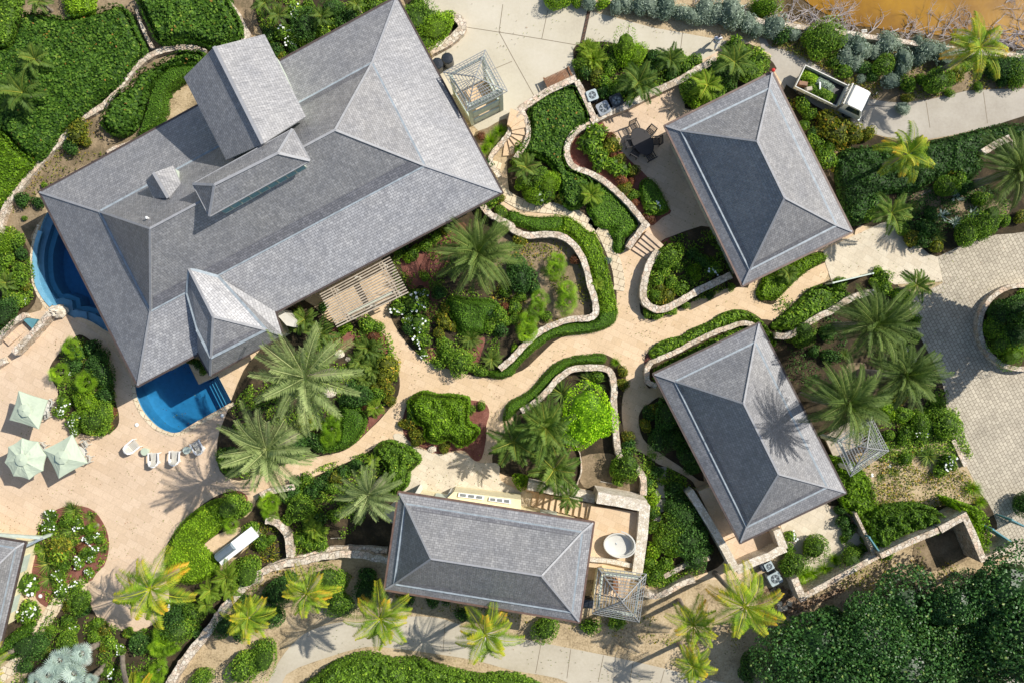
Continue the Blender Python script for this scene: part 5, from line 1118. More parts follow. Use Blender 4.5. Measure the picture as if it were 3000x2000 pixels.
def mesh_of(key):
    if key in PROTO: return PROTO[key]
    k, v = key; s = v * 17 + 3
    T_ = {
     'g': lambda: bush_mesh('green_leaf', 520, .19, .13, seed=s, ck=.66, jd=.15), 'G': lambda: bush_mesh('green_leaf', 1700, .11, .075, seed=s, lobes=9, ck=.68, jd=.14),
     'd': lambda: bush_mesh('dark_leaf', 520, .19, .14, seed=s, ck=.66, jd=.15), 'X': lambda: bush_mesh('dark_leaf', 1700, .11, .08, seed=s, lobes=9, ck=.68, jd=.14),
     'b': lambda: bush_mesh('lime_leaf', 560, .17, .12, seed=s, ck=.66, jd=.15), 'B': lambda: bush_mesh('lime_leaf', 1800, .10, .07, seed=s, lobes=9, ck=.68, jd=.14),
     'y': lambda: bush_mesh('olive_leaf', 380, .24, .10, seed=s, spray=True, tilt=.8), 's': lambda: bush_mesh('silver_leaf', 600, .20, .07, seed=s, lobes=8, spray=True, tilt=.9),
     'r': lambda: bush_mesh('red_leaf', 350, .22, .10, seed=s, tilt=.8, spray=True), 'w': lambda: bush_mesh('green_leaf', 300, .30, .12, seed=s, spray=True, tilt=.8),
     'l': lambda: bush_mesh('green_leaf', 170, .46, .17, seed=s, spray=True, tilt=.6), 'k': lambda: blades_mesh('palm_leaf', 90, 1.15, .075, seed=s), 'K': lambda: blades_mesh('lime_leaf', 260, 1.1, .03, up=1.3, droop=.6, seed=s),
     't': lambda: blades_mesh('bismarck_leaf', 26, 1.1, .17, up=1.0, droop=.3, seed=s, seg=4), 'c': lambda: crown_mesh('palm_leaf', 30, s, el=(.0, 1.0), droop=.9, nl=24, ll=.20, lw=.035, L=(.95, 1.1)),
     'f': lambda: fan_mesh('lime_leaf', 19, s, .62, .52, 15), 'F': lambda: fan_mesh('palm_leaf', 19, s, .62, .52, 15), 'Q': lambda: fan_mesh('bismarck_leaf', 9, s, .5, .62, 20, spread=4.2, droopf=.10, el=(.0, .9)),
     'p': lambda: crown_mesh('palm_leaf', 12, s, el=(-.1, 1.1), droop=1.1, nl=26, ll=.34, lw=.05, stem=.02), 'P': lambda: crown_mesh('areca_leaf', 12, s, el=(-.1, 1.0), droop=1.1, nl=26, ll=.34, lw=.05, stem=.02),
     'a': lambda: crown_mesh('areca_leaf', 34, s, el=(.15, 1.35), droop=1.5, nl=20, ll=.30, lw=.05, L=(.8, 1.2), stem=.012), 'A': lambda: crown_mesh('palm_leaf', 30, s, el=(.1, 1.3), droop=1.4, nl=22, ll=.32, lw=.05, L=(.8, 1.2)),
     'D': lambda: crown_mesh('date_leaf', 31, s, el=(-.30, 1.25), droop=.85, nl=40, ll=.21, lw=.022, L=(.88, 1.15), vang=.7, fwd=.9, sag=.2, curl=.3, vgrad=.15), 'E': lambda: crown_mesh('date_green', 52, s, el=(-.35, 1.3), droop=1.15, nl=38, ll=.20, lw=.022, L=(.9, 1.2), vang=.6, fwd=.9, sag=.3, curl=.6, vgrad=.15),
     'C': lambda: crown_mesh('coco_leaf', 13 + v % 3, s, el=(-.3, 1.05), droop=1.25, nl=34, ll=.38, lw=.026, L=(.8, 1.22), vang=.1, fwd=.55, sag=.7, old=.15, stem=.02, stemv=.75, hang=.9, vgrad=.45, curl=.7),
     'T': lambda: bush_mesh('grape_leaf2', 5200, .10, .09, flat=.62, lobes=16, seed=s, tilt=.7, ck=.58, jd=.17), 'L': lambda: bush_mesh('lime_tree_leaf', 3600, .085, .065, flat=.75, lobes=14, seed=s, tilt=.9, ck=.78, jd=.09),
    }
    b = T_[k](); PROTO[key] = b; return b
M['grape_leaf2'] = m_leaf('dark_grape_leaf', [(0, (.012, .034, .008)), (.45, (.034, .098, .020)), (.8, (.070, .17, .035)), (.95, (.12, .23, .05)), (1, (.20, .27, .07))], trans=.08, rough=.38, objvar=.12)
# flowers for white flowering shrubs
def flowers(seed, m='petal', n=16):
    random.seed(seed); b = MB()
    for k in range(n):
        a = random.uniform(0, 2 * pi); r = random.uniform(0, .78); c = Vector((r * cos(a), r * sin(a), .95 - .35 * r * r + .06))
        for j in range(7):
            o = c + Vector((random.uniform(-.07, .07), random.uniform(-.07, .07), random.uniform(0, .04)))
            for q in range(5): t = q * 1.2566; dv = Vector((cos(t), sin(t), .15)) * .06; sv = Vector((-sin(t), cos(t), 0)) * .03; b.face([o, o + dv * .6 - sv, o + dv, o + dv * .6 + sv], m, .5)
    return b
LM = [  # landmarks for telling plants apart: (name, plan px x, y)
 ('big gabled roof tower', 720, 300), ('white truck', 2440, 260), ('brown pond', 2650, 40), ('oval dining table', 1882, 415), ('three air conditioners', 1770, 300), ('wooden bench', 1635, 230), ('walking person', 2092, 130), ('cream lattice tower', 1400, 270),
 ('curved winding steps', 1510, 380), ('four-step flight', 1870, 730), ('upper right house', 2220, 520), ('middle right house', 2190, 1270), ('bottom centre house', 1440, 1630), ('white bath tub', 1815, 1590), ('big weathered pergola', 1060, 850), ('plunge pool', 530, 1180),
 ('deep blue left pool', 170, 850), ('square top umbrella', 84, 1200), ('octagonal umbrella', 75, 1343), ('lounge chair row', 490, 1330), ('white counter', 690, 1600), ('crescent hedge', 560, 1640), ('left edge house', 10, 1700), ('white-flower circle', 230, 1600), ('round terrace', 380, 1740),
 ('diagonal stone wall', 640, 1830), ('quarter-circle wall', 830, 1570), ('silver date palm', 870, 1105), ('central date palm', 1405, 745), ('fan palm cluster', 1640, 920), ('lime tree', 1755, 1250), ('hedge island', 1300, 1225), ('U-shaped wall planter', 2000, 800), ('limestone court', 2560, 770), ('royal palm', 2683, 838),
 ('three right date palms', 2560, 1090), ('round planter', 2990, 960), ('lower right lattice pyramid', 2540, 1330), ('vine wall', 2680, 1560), ('round shrub court', 2380, 1600), ('tall corner wall', 2860, 1600), ('long stair flight', 2080, 1470), ('bottom lattice pyramid', 1815, 1745), ('lower road', 1500, 1890),
 ('stepping slabs', 1935, 1440), ('right coconut palm', 2660, 455), ('pond coconut palm', 2870, 140), ('dark right-edge palm', 2985, 505), ('agave garden', 2790, 620), ('long driveway drain', 1710, 80), ('top left hedges', 300, 160), ('sandy paver kerb', 2800, 1320), ('paved drive', 2900, 800), ('rubble ground', 2300, 1760)]
def dirw(dx, dy):
    a = math.degrees(math.atan2(-dy, dx)) % 360
    return ['right of', 'upper right of', 'above', 'upper left of', 'left of', 'lower left of', 'below', 'lower right of'][int((a + 22.5) // 45) % 8]
pending = []
DESC = {'g': ('round green shrub', 'shrub'), 'G': ('broad leafy green shrub', 'shrub'), 'd': ('dark green shrub', 'shrub'), 'X': ('broad dark green shrub', 'shrub'), 'b': ('bright lime shrub', 'shrub'), 'B': ('broad bright lime shrub', 'shrub'), 'y': ('yellow-green croton', 'shrub'), 's': ('silvery seaside shrub', 'shrub'), 'r': ('reddish shrub', 'shrub'),
        'w': ('white-flowering shrub', 'shrub'), 'l': ('large-leaved green plant', 'plant'), 'k': ('clump of strap leaves', 'plant'), 'K': ('tuft of bright grass', 'grass'), 't': ('grey-blue agave', 'agave'), 'c': ('stiff dark cycad', 'cycad'), 'f': ('bright fan palm', 'palm'), 'F': ('green fan palm', 'palm'), 'Q': ('silver fan palm crown', 'palm'),
        'p': ('small green feather palm', 'palm'), 'P': ('small yellow-green feather palm', 'palm'), 'a': ('bushy yellow-green areca palm', 'palm'), 'A': ('bushy green areca palm', 'palm'), 'D': ('large silvery date palm', 'palm'), 'E': ('large green date palm', 'palm'), 'C': ('coconut palm with yellowing fronds', 'palm'), 'T': ('dark dense sea-grape tree', 'tree'), 'L': ('bright lime tree', 'tree')}
NAME = {'g': 'shrub', 'G': 'shrub', 'd': 'shrub', 'X': 'shrub', 'b': 'shrub', 'B': 'shrub', 'y': 'croton', 's': 'silver_shrub', 'r': 'red_shrub', 'w': 'flowering_shrub', 'l': 'leafy_plant', 'k': 'strap_plant', 'K': 'grass_tuft', 't': 'agave', 'c': 'cycad', 'f': 'fan_palm', 'F': 'fan_palm', 'Q': 'silver_palm', 'p': 'feather_palm', 'P': 'feather_palm', 'a': 'areca_palm', 'A': 'areca_palm', 'D': 'date_palm', 'E': 'date_palm', 'C': 'coconut_palm', 'T': 'sea_grape_tree', 'L': 'lime_tree'}
TALL = {'D': 3.6, 'E': 4.6, 'C': 5.5, 'T': 3.2, 'L': 2.4, 'p': 1.6, 'P': 1.6, 'f': .7, 'F': .7, 'Q': 2.0, 'a': .15, 'A': .15, 'c': .25}
MESHES = {}
def base_objs(kind, v):
    if (kind, v) in MESHES: return MESHES[(kind, v)]
    b = mesh_of((kind, v)); ob = MB.build(b, 'foliage'); me = ob.data; bpy.data.objects.remove(ob); MESHES[(kind, v)] = me; return me
cnt = 0
def plant(kind, x, y, r, h=None, base=None, zb=.03, sz=None):
    """x y plan px of the crown's middle as seen, r in metres"""
    global cnt
    cnt += 1; rnd = random.Random(cnt * 7919); v = rnd.randrange(6); th = TALL.get(kind) if h is None else h; palm = kind in TALL
    nv = {'T': 3, 'L': 1, 'C': 6, 'D': 3}.get(kind, 3); v %= nv; ct = th if palm else (r * .45)
    c = gp((x, y), ct + (.25 * r if kind in 'TL' else 0)); nm = NAME[kind]; rz = rnd.uniform(0, 2 * pi)
    if base is None: lean = Vector((rnd.uniform(-.1, .1), rnd.uniform(-.1, .1), 0)) * (1 if palm and th > 1 else 0); bp = Vector((c.x, c.y, zb)) - lean
    else: bp = gp(base, 0); bp.z = zb; lean = Vector((c.x - bp.x, c.y - bp.y, 0))
    root = bpy.data.objects.new(nm, None); root.location = bp; COL.objects.link(root); root['category'] = DESC[kind][1]
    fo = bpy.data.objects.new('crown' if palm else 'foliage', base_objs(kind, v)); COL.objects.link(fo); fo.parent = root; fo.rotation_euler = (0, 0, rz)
    hs = r if not palm else r; zoff = (ct - zb) if palm and kind not in 'aAc' else (ct - zb if palm else 0)
    if kind in 'TL': zoff = max(.2, th - r * .25)
    fo.location = (lean.x, lean.y, zoff); q_ = .06 if palm else .16; fo.scale = (r * rnd.uniform(1 - q_, 1 + q_), r * rnd.uniform(1 - q_, 1 + q_), (sz or 1) * r)
    if palm:
        hh = zoff + (.0 if kind not in 'TL' else r * .2)
        if hh > .2:
            rr = {'D': .28, 'E': .26, 'C': .15, 'T': .16, 'L': .12, 'Q': .2}.get(kind, .08); t = trunk_mesh(hh, rr * 1.15, rr * .85, (lean.x, lean.y)); to = MB.build(t, 'trunk'); to.parent = root
    if kind == 'w':
        key = ('fl', v)
        if key not in MESHES: o = flowers(v + 40).build('foliage_blossom'); MESHES[key] = o.data; bpy.data.objects.remove(o)
        fl = bpy.data.objects.new('foliage_blossom', MESHES[key]); COL.objects.link(fl); fl.parent = root; fl.scale = (r, r, r); fl.rotation_euler = (0, 0, rz + 1)
    pending.append((root, kind, x, y, r)); return root
def label_all():
    from collections import defaultdict
    g1 = defaultdict(list)
    for root, kind, x, y, r in pending:
        ds = sorted((math.hypot(x - a, y - b_), n, a, b_) for n, a, b_ in LM if not (kind in 'DEC' and 'palm' in n and math.hypot(x - a, y - b_) < 60) and not (kind == 'L' and n == 'lime tree')); d, n, a, b_ = ds[0]
        size = '' if kind in 'DETLCQ' else ('tiny ' if r < .38 else 'small ' if r < .6 else 'medium ' if r < .95 else 'large ')
        desc = (size + DESC[kind][0]).replace('small small', 'tiny').replace('large small', 'spreading').replace('medium small', 'mid-sized').replace('tiny small', 'tiny').replace('large large', 'large').replace('medium large', 'medium large').replace('small large', 'small broad'); g1[(desc, dirw(x - a, y - b_) + ' the ' + n)].append((d, root, x, y))
        root['group'] = DESC[kind][0].replace('clump of strap leaves', 'strap-leaf plant').replace('tuft of bright grass', 'grass tuft') + 's in the gardens'
    ordn = ['nearest', 'second nearest', 'third nearest', 'fourth nearest', 'fifth nearest', 'sixth nearest', 'seventh nearest', 'eighth nearest', 'ninth nearest']
    for (desc, where), L_ in g1.items():
        L_.sort(key=lambda q: q[0])
        for i, (d, root, x, y) in enumerate(L_): root['label'] = f'{desc} {where}' if len(L_) == 1 else f'{desc} {where}, {ordn[min(i, 8)]} to it'
def plants(tile, txt):
    for it in txt.split(','):
        w = it.split()
        if not w: continue
        k = w[0]; x, y, r = float(w[1]), float(w[2]), float(w[3]) / 89.6; p = P('%s %f %f' % (tile, x, y))[0]; h = float(w[4]) if len(w) > 4 else None
        if k in 'gdb' and r > .72: k = {'g': 'G', 'd': 'X', 'b': 'B'}[k]
        if k in 'gGdXbBwylsrk': r *= 1.12
        plant(k, p[0], p[1], r, h)
# hedges: an undulating leafy solid clipped to an outline
def inside_dist(px, py, poly):
    q = np.array(poly); a = q; b = np.roll(q, -1, axis=0); ins = np.zeros(len(px), bool); dm = np.full(len(px), 1e9)
    for (x0, y0), (x1, y1) in zip(a, b):
        c = ((y0 > py) != (y1 > py)) & (px < (x1 - x0) * (py - y0) / ((y1 - y0) or 1e-9) + x0); ins ^= c
        dx, dy = x1 - x0, y1 - y0; t = np.clip(((px - x0) * dx + (py - y0) * dy) / (dx * dx + dy * dy + 1e-12), 0, 1); dm = np.minimum(dm, np.hypot(px - x0 - t * dx, py - y0 - t * dy))
    return np.where(ins, dm, -dm)
def vnoise(x, y, s, seed):
    r = np.random.default_rng(seed); G = r.random((64, 64)); xs, ys = x / s + 100, y / s + 100; xi, yi = np.floor(xs).astype(int), np.floor(ys).astype(int); fx, fy = xs - xi, ys - yi; fx = fx * fx * (3 - 2 * fx); fy = fy * fy * (3 - 2 * fy)
    g = lambda a, b_: G[a % 64, b_ % 64]; return (g(xi, yi) * (1 - fx) + g(xi + 1, yi) * fx) * (1 - fy) + (g(xi, yi + 1) * (1 - fx) + g(xi + 1, yi + 1) * fx) * fy
def hedge(s, h, m, label, dens=150, L=.16, w=.1, rough=.25, tilt=.6, name='hedge', cat='hedge', group=None, edge=.35, z0=.03, seed=1, bumps=.7, n=3, kind=None):
    poly = pl(s, n, h * .8); q = np.array(poly); (x0, y0), (x1, y1) = q.min(0) - .2, q.max(0) + .2; b = MB()
    def hz(x, y):
        d = inside_dist(x, y, poly); nz = .6 * vnoise(x, y, bumps, seed) + .4 * vnoise(x, y, bumps * .4, seed + 1); return np.where(d > 0, h * (np.clip(d / edge, 0, 1) ** .45) * (1 - rough + rough * 1.3 * nz), 0), d
    st = .2; xs = np.arange(x0, x1 + st, st); ys = np.arange(y0, y1 + st, st); X, Y = np.meshgrid(xs, ys); Z, Dm = hz(X.ravel(), Y.ravel()); Z = Z.reshape(X.shape) * .93 - .02; Dm = Dm.reshape(X.shape); mi = b.mat(m); ids = {}
    def vid(i, j):
        if (i, j) not in ids: ids[(i, j)] = len(b.v); b.v.append((float(X[i, j]), float(Y[i, j]), z0 + max(-.05, float(Z[i, j]))))
        return ids[(i, j)]
    for i in range(len(ys) - 1):
        for j in range(len(xs) - 1):
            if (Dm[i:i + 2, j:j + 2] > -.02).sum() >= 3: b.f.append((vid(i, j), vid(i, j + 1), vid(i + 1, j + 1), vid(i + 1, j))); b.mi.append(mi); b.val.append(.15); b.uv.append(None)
    N = int((x1 - x0) * (y1 - y0) * dens); r = np.random.default_rng(seed); px = r.uniform(x0, x1, N); py = r.uniform(y0, y1, N); z, d = hz(px, py); e = .12
    zx, _ = hz(px + e, py); zy, _ = hz(px, py + e); random.seed(seed)
    for k in np.nonzero(d > .02)[0]:
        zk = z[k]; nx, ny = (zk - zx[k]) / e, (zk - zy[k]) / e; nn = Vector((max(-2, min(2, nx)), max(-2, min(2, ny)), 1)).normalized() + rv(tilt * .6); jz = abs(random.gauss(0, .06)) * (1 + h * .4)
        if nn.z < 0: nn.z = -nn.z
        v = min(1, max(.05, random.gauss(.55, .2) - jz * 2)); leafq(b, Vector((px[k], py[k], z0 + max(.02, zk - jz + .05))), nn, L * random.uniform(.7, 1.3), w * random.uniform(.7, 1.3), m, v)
    per = 0
    for i in range(len(poly)):
        a, c = Vector(poly[i - 1]), Vector(poly[i]); l = (c - a).length
        if l < 1e-4: continue
        out = Vector((c.y - a.y, a.x - c.x)).normalized() * (1 if area(poly) > 0 else -1)
        for k in range(int(l * dens * h * .6 + random.random())):
            t = random.random(); z_ = random.uniform(.02, h * .9); p = a.lerp(c, t) + out * random.uniform(-.08, .05); leafq(b, Vector((p.x, p.y, z0 + z_)), Vector((out.x, out.y, .5)) + rv(tilt * .6), L, w, m, random.uniform(.1, .7))
    o = cen(b); o.z = z0; return tag(b.build(name, o), label, cat, group, kind)
GH = 'clipped hedges edging the paths'
# ---------------------------------------------------------------- planting plan
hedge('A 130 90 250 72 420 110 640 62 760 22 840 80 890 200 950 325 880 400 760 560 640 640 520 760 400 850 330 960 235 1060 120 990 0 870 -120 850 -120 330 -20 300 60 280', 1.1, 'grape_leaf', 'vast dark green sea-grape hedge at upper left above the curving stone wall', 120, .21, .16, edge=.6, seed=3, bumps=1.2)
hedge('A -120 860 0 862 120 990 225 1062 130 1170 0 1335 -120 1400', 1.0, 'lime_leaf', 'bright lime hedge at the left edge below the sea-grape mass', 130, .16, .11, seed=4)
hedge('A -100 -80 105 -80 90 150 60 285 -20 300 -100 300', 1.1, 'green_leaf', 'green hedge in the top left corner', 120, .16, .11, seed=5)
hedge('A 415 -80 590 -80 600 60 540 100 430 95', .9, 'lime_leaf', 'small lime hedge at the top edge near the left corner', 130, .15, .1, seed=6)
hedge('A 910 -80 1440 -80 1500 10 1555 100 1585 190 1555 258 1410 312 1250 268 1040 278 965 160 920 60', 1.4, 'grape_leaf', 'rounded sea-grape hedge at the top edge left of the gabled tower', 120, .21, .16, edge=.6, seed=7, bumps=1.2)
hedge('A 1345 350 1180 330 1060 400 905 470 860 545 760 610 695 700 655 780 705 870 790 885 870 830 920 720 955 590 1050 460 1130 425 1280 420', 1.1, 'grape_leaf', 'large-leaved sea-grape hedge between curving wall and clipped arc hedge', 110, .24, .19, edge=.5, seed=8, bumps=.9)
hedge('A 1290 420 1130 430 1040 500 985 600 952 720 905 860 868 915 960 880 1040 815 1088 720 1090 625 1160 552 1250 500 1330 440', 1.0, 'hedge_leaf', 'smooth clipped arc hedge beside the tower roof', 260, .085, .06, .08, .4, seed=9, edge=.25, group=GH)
hedge('C 112 690 230 605 400 560 440 625 490 720 500 790 420 850 362 930 342 1020 370 1100 430 1130 520 1180 500 1290 430 1370 360 1360 320 1300 300 1180 250 1080 150 1020 60 1000 110 900 112 800', .9, 'grape_leaf', 'dark sea-grape hedge between curved steps and serpentine wall', 130, .19, .14, edge=.4, seed=10, bumps=.9)
hedge('C 530 1190 620 1212 700 1290 770 1375 825 1470 790 1525 740 1560; G 735 100 738 180 695 205 662 172 670 110 640 70; C 680 1500 590 1500 520 1430 490 1370 520 1300', .45, 'hedge_leaf', 'low green groundcover hedge on the inside of the serpentine wall', 230, .12, .08, .2, .5, seed=11, group=GH)
hedge('C 0 1378 80 1410 200 1420 320 1412 350 1460 300 1520 180 1530; G 100 45 0 15 -20 0 -60 0; C -40 1420', .5, 'hedge_leaf', 'olive clipped hedge between narrow stone path and looping wall', 230, .10, .07, .15, .5, seed=12, group=GH)
hedge('C 340 1412 430 1455 520 1530; G 540 60 590 180 630 300 660 430 690 560 685 600 590 620 570 560 545 420 500 290 455 180 385 90 300 60 230 40; C 220 1500 300 1500', .6, 'lime_leaf', 'fluffy bright hedge following the outside of the looping wall', 200, .12, .08, .35, .7, seed=13, edge=.3)
hedge('G 690 570 686 640 640 690 500 732 300 752 200 802 100 885 30 960 0 1005 -40 1020; F 1600 1030 1540 1015 1500 985 1600 970; G -10 925 80 832 200 722 350 665 540 648 580 590', .62, 'hedge_leaf', 'long smooth clipped hedge along the outside of the looping wall', 260, .085, .06, .06, .4, seed=14, edge=.22, group=GH)
hedge('G 612 872 540 866 400 880 285 930 200 1010 130 1090 60 1140 0 1168 -40 1210 -60 1300 -20 1300 20 1250 110 1190 200 1110 290 1012 380 942 500 930 605 928', .62, 'hedge_leaf', 'smooth clipped hedge above the hooked wall of the lime tree bed', 260, .085, .06, .06, .4, seed=15, edge=.22, group=GH)
hedge('C 845 1200 900 1165 955 1205 1005 1290 1035 1375 960 1408 885 1385 850 1290', .8, 'hedge_leaf', 'neat rounded block hedge at the patio edge below the dining table', 240, .10, .07, .08, .4, seed=16, edge=.2)
hedge('G 905 855 990 780 1120 748 1190 700 1300 660 1390 600 1480 578 1570 600 1660 670 1735 790 1700 800 1615 672 1520 638 1425 675 1300 730 1180 786 1060 850 935 892', .7, 'green_leaf', 'leafy hedge between path and pale wall above the middle right house', 120, .20, .12, .35, .7, seed=17, edge=.3)
hedge('G 930 1000 955 950 1080 890 1250 800 1420 725 1540 680 1600 690 1560 720 1300 850 1080 950 950 1050', .55, 'green_leaf', 'narrow planting strip between pale wall and the middle right roof', 130, .17, .10, .35, .7, seed=18, edge=.25)
hedge('H -20 512 60 508 130 440 200 370 280 310 392 240 372 208 270 215 180 262 100 300 -20 350; G 1640 400 1610 460 1640 510', .6, 'lime_leaf', 'bright hedge under the lower corner of the upper right house', 190, .12, .08, .3, .6, seed=19, edge=.3)
hedge('H 30 690 100 704 200 692 300 632 420 582 520 502 512 450 420 440 330 418 250 480 170 560 80 640', .8, 'green_leaf', 'glossy large-leaved hedge between beige path and wall above the date palms', 120, .24, .14, .35, .7, seed=20, edge=.4)
hedge('F 1270 485 1400 500 1540 505 1600 560 1520 640 1505 720 1430 742 1340 728 1290 640 1250 560', .9, 'hedge_leaf', 'smooth dark mound hedge below the central date palm', 200, .10, .07, .12, .5, seed=21, edge=.6)
hedge('F 550 1205 640 1205 712 1260 716 1340 650 1440 560 1498 420 1512 380 1480 520 1440', .9, 'hedge_leaf', 'rounded clipped mound hedge right of the lower date palm', 200, .10, .07, .12, .5, seed=22, edge=.5)
hedge('F 1005 1160 1090 1110 1190 1132 1260 1130 1390 1150 1400 1220 1395 1310 1470 1362 1420 1440 1330 1480 1265 1430 1180 1458 1105 1420 1100 1350 1040 1310 1000 1230', 1.5, 'lime_leaf', 'big lobed bright green hedge island in the middle of the paths', 190, .13, .10, .3, .6, seed=23, edge=.5, bumps=.9)
hedge('I 1440 365 1370 382 1290 430 1200 500 1130 600 1095 700 1085 800 1115 890 1200 920 1330 900 1425 835 1400 760 1340 700 1332 650 1400 600 1450 545 1480 470 1460 400', .9, 'lime_leaf', 'crescent-shaped bright clipped hedge around the white counter', 230, .11, .08, .15, .5, seed=24, edge=.3)
hedge('I -60 1330 20 1288 130 1200 230 1170 165 1290 100 1400 0 1420 -60 1400', .7, 'hedge_leaf', 'clipped hedge strip beside the pale path at the lower left edge', 200, .10, .07, .1, .5, seed=25, edge=.25, group=GH)
hedge('J 780 20 860 -20 930 0 1010 30 1080 110 1010 180 990 280 900 335 830 245 850 150 790 90', 1.5, 'green_leaf', 'tall leafy hedge left of the limestone court above the bottom house', 170, .14, .10, .3, .7, seed=26, edge=.4)
hedge('J 350 1700 420 1520 560 1432 720 1392 860 1432 1040 1430 1200 1480 1450 1540 1600 1530; K 100 1560 150 1700', 1.5, 'green_leaf', 'long dense green hedge along the bottom edge by the lower road', 150, .16, .11, .4, .7, seed=27, edge=.5)
hedge('D 480 1000 620 960 700 960 850 930 940 960 1080 925 1240 885 1430 835 1560 812 1760 822 1760 900 1620 900 1400 1000 1440 1060 1330 1180 1200 1150 1060 1200 1000 1250 850 1260 720 1300 700 1400 600 1475 530 1450 480 1300 455 1150', .8, 'dark_leaf', 'wide dark green shrub mass under the right coconut palm', 130, .16, .11, .45, .8, seed=28, edge=.4, name='hedge', cat='hedge')
hedge('L 410 85 520 105 600 150 682 250 712 350 722 470 690 600 640 560 565 470 500 410 480 300 440 200', 1.2, 'lime_leaf', 'bright creeping vine mass right of the middle right house corner', 140, .20, .10, .5, .9, seed=29, edge=.4, name='vine', cat='vine')
hedge('L 700 470 760 428 900 408 1050 408 1150 470 1195 525 1100 590 960 612 860 680 760 715 700 650', 1.9, 'green_leaf', 'tangled vine mass hanging over the tall stone wall', 150, .24, .10, .5, .9, seed=30, edge=.5, name='vine', cat='vine')
hedge('L 1190 360 1300 395 1400 435 1440 500 1452 600 1432 730 1405 700 1380 600 1335 500 1250 430', 2.2, 'lime_leaf', 'creeping vine draped along the tall wall near the teal gates', 150, .22, .10, .5, .9, seed=31, edge=.35, name='vine', cat='vine')
# sparse ground cover
def cover(s, m, label, dens, h=.3, L=.17, w=.08, name='ground_cover', seed=50):
    poly = pl(s, 3); q = np.array(poly); (x0, y0), (x1, y1) = q.min(0), q.max(0); r = np.random.default_rng(seed); N = int((x1 - x0) * (y1 - y0) * dens * (1.0 if m == 'olive_leaf' else 1.6)); px = r.uniform(x0, x1, N); py = r.uniform(y0, y1, N)
    nz = vnoise(px, py, 1.1, seed); ok = (inside_dist(px, py, poly) > 0) & (nz + .35 * r.random(N) > .62); b = MB(); random.seed(seed)
    for k in np.nonzero(ok)[0]: leafq(b, Vector((px[k], py[k], .06 + random.random() * h * (nz[k] + .3))), Vector((0, 0, 1)) + rv(.5), L * random.uniform(.6, 1.4), w * random.uniform(.6, 1.4), m, random.uniform(.1, 1))
    o = cen(b); return tag(b.build(name, o), label, None, None, 'stuff')
covers = [
 ('G 100 120 350 140 440 220 500 420 510 620 300 650 150 720 0 700 -150 500; F 1560 200', 'olive_leaf', 'thin dry weeds between fan palms inside the looping wall', 70), ('L 560 80 900 20 1230 0 1330 250 1400 370 1050 410 720 440 680 260', 'olive_leaf', 'patchy grass and weeds on the dry lawn', 90),
 ('H 760 1100 1160 1100 1280 1400 1300 1568 750 1568 600 1400', 'green_leaf', 'green weeds below the right date palms', 120), ('D 0 300 300 250 700 300 1100 380 1600 420 1700 560 1300 598 1050 650 700 650 420 500 120 340', 'olive_leaf', 'scrubby weeds between silver shrubs and the lane', 110),
 ('I 450 1030 590 980 640 1120 880 1228 980 1200 1100 1400 1000 1568 100 1568 330 1120', 'green_leaf', 'mixed low plants in the lower left bed', 100), ('F 900 200 1240 0 1500 500 1600 800 1500 980 1130 930 1000 700', 'green_leaf', 'low leafy plants around the mulch of the central bed', 60),
 ('G 960 160 1330 60 1440 400 1100 560 940 620 870 560', 'green_leaf', 'low plants inside the U-shaped planter', 110), ('K 880 60 1060 170 1210 290 1330 600 1280 840 900 930 860 600', 'green_leaf', 'dark low plants in the garden beside the stepping slabs', 160),
 ('W 510 1000 600 860 860 745 915 860 870 955 800 1025 700 1050 560 1098', 'green_leaf', 'low plants below the two silver date palms', 90), ('D 860 1200 1300 1160 1600 1340 1480 1530 1200 1540 900 1500', 'dark_leaf', 'succulents and low plants in the agave garden', 110),
 ('A 560 760 760 900 800 960 300 1240 60 1568 0 1560 150 1250 430 900', 'olive_leaf', 'dry weeds on the bare slope beside the curving wall', 30), ('J 40 500 170 560 200 740 0 760 -100 650', 'olive_leaf', 'grassy tufts inside the quarter-circle wall', 130),
 ('W 480 1370 900 1390 1300 1440 1750 1510 1700 1440 1400 1400 900 1330 640 1300', 'olive_leaf', 'scattered dry grass on the sandy strip beside the lower road', 35), ('L 500 700 950 640 1200 760 1400 800 1100 900 500 960', 'olive_leaf', 'thin dry grass on the sandy slope below the vine wall', 40),
 ('C 420 300 860 320 1240 410 1000 560 560 760 420 500', 'green_leaf', 'low leafy plants in the driveway island', 120), ('C 1130 520 1560 300 1680 470 1190 710', 'green_leaf', 'low leafy plants between driveway and upper right house', 130),
 ('B 60 -40 880 -40 640 180 160 390 60 250', 'green_leaf', 'low garden plants above the big roof', 130), ('J 300 230 700 60 850 100 850 330 520 660 200 700', 'green_leaf', 'low garden plants left of the bottom centre house', 120),
 ('E 400 850 560 760 740 1020 770 1340 620 1390 430 1280', 'green_leaf', 'low plants in the oval terrace bed', 100), ('I 260 500 620 440 710 600 680 800 330 1060', 'green_leaf', 'low plants in the white-flower circle', 100),
 ('H 0 740 400 560 520 900 300 1080 100 1000', 'dark_leaf', 'sparse shade plants beside the middle right house', 40), ('W -20 540 60 540 80 680 0 740', 'green_leaf', 'garden plants at the left edge above the sunken steps', 140),
 ('H 40 520 400 400 520 450 300 630 100 700', 'green_leaf', 'leaf litter and stems under the glossy hedge', 60), ('D 120 640 520 900 460 1150 300 1000', 'olive_leaf', 'weedy strip along the upper right house', 120)]
for i, (s, m, l, dn) in enumerate(covers): cover(s, m, l, dn, seed=60 + i)

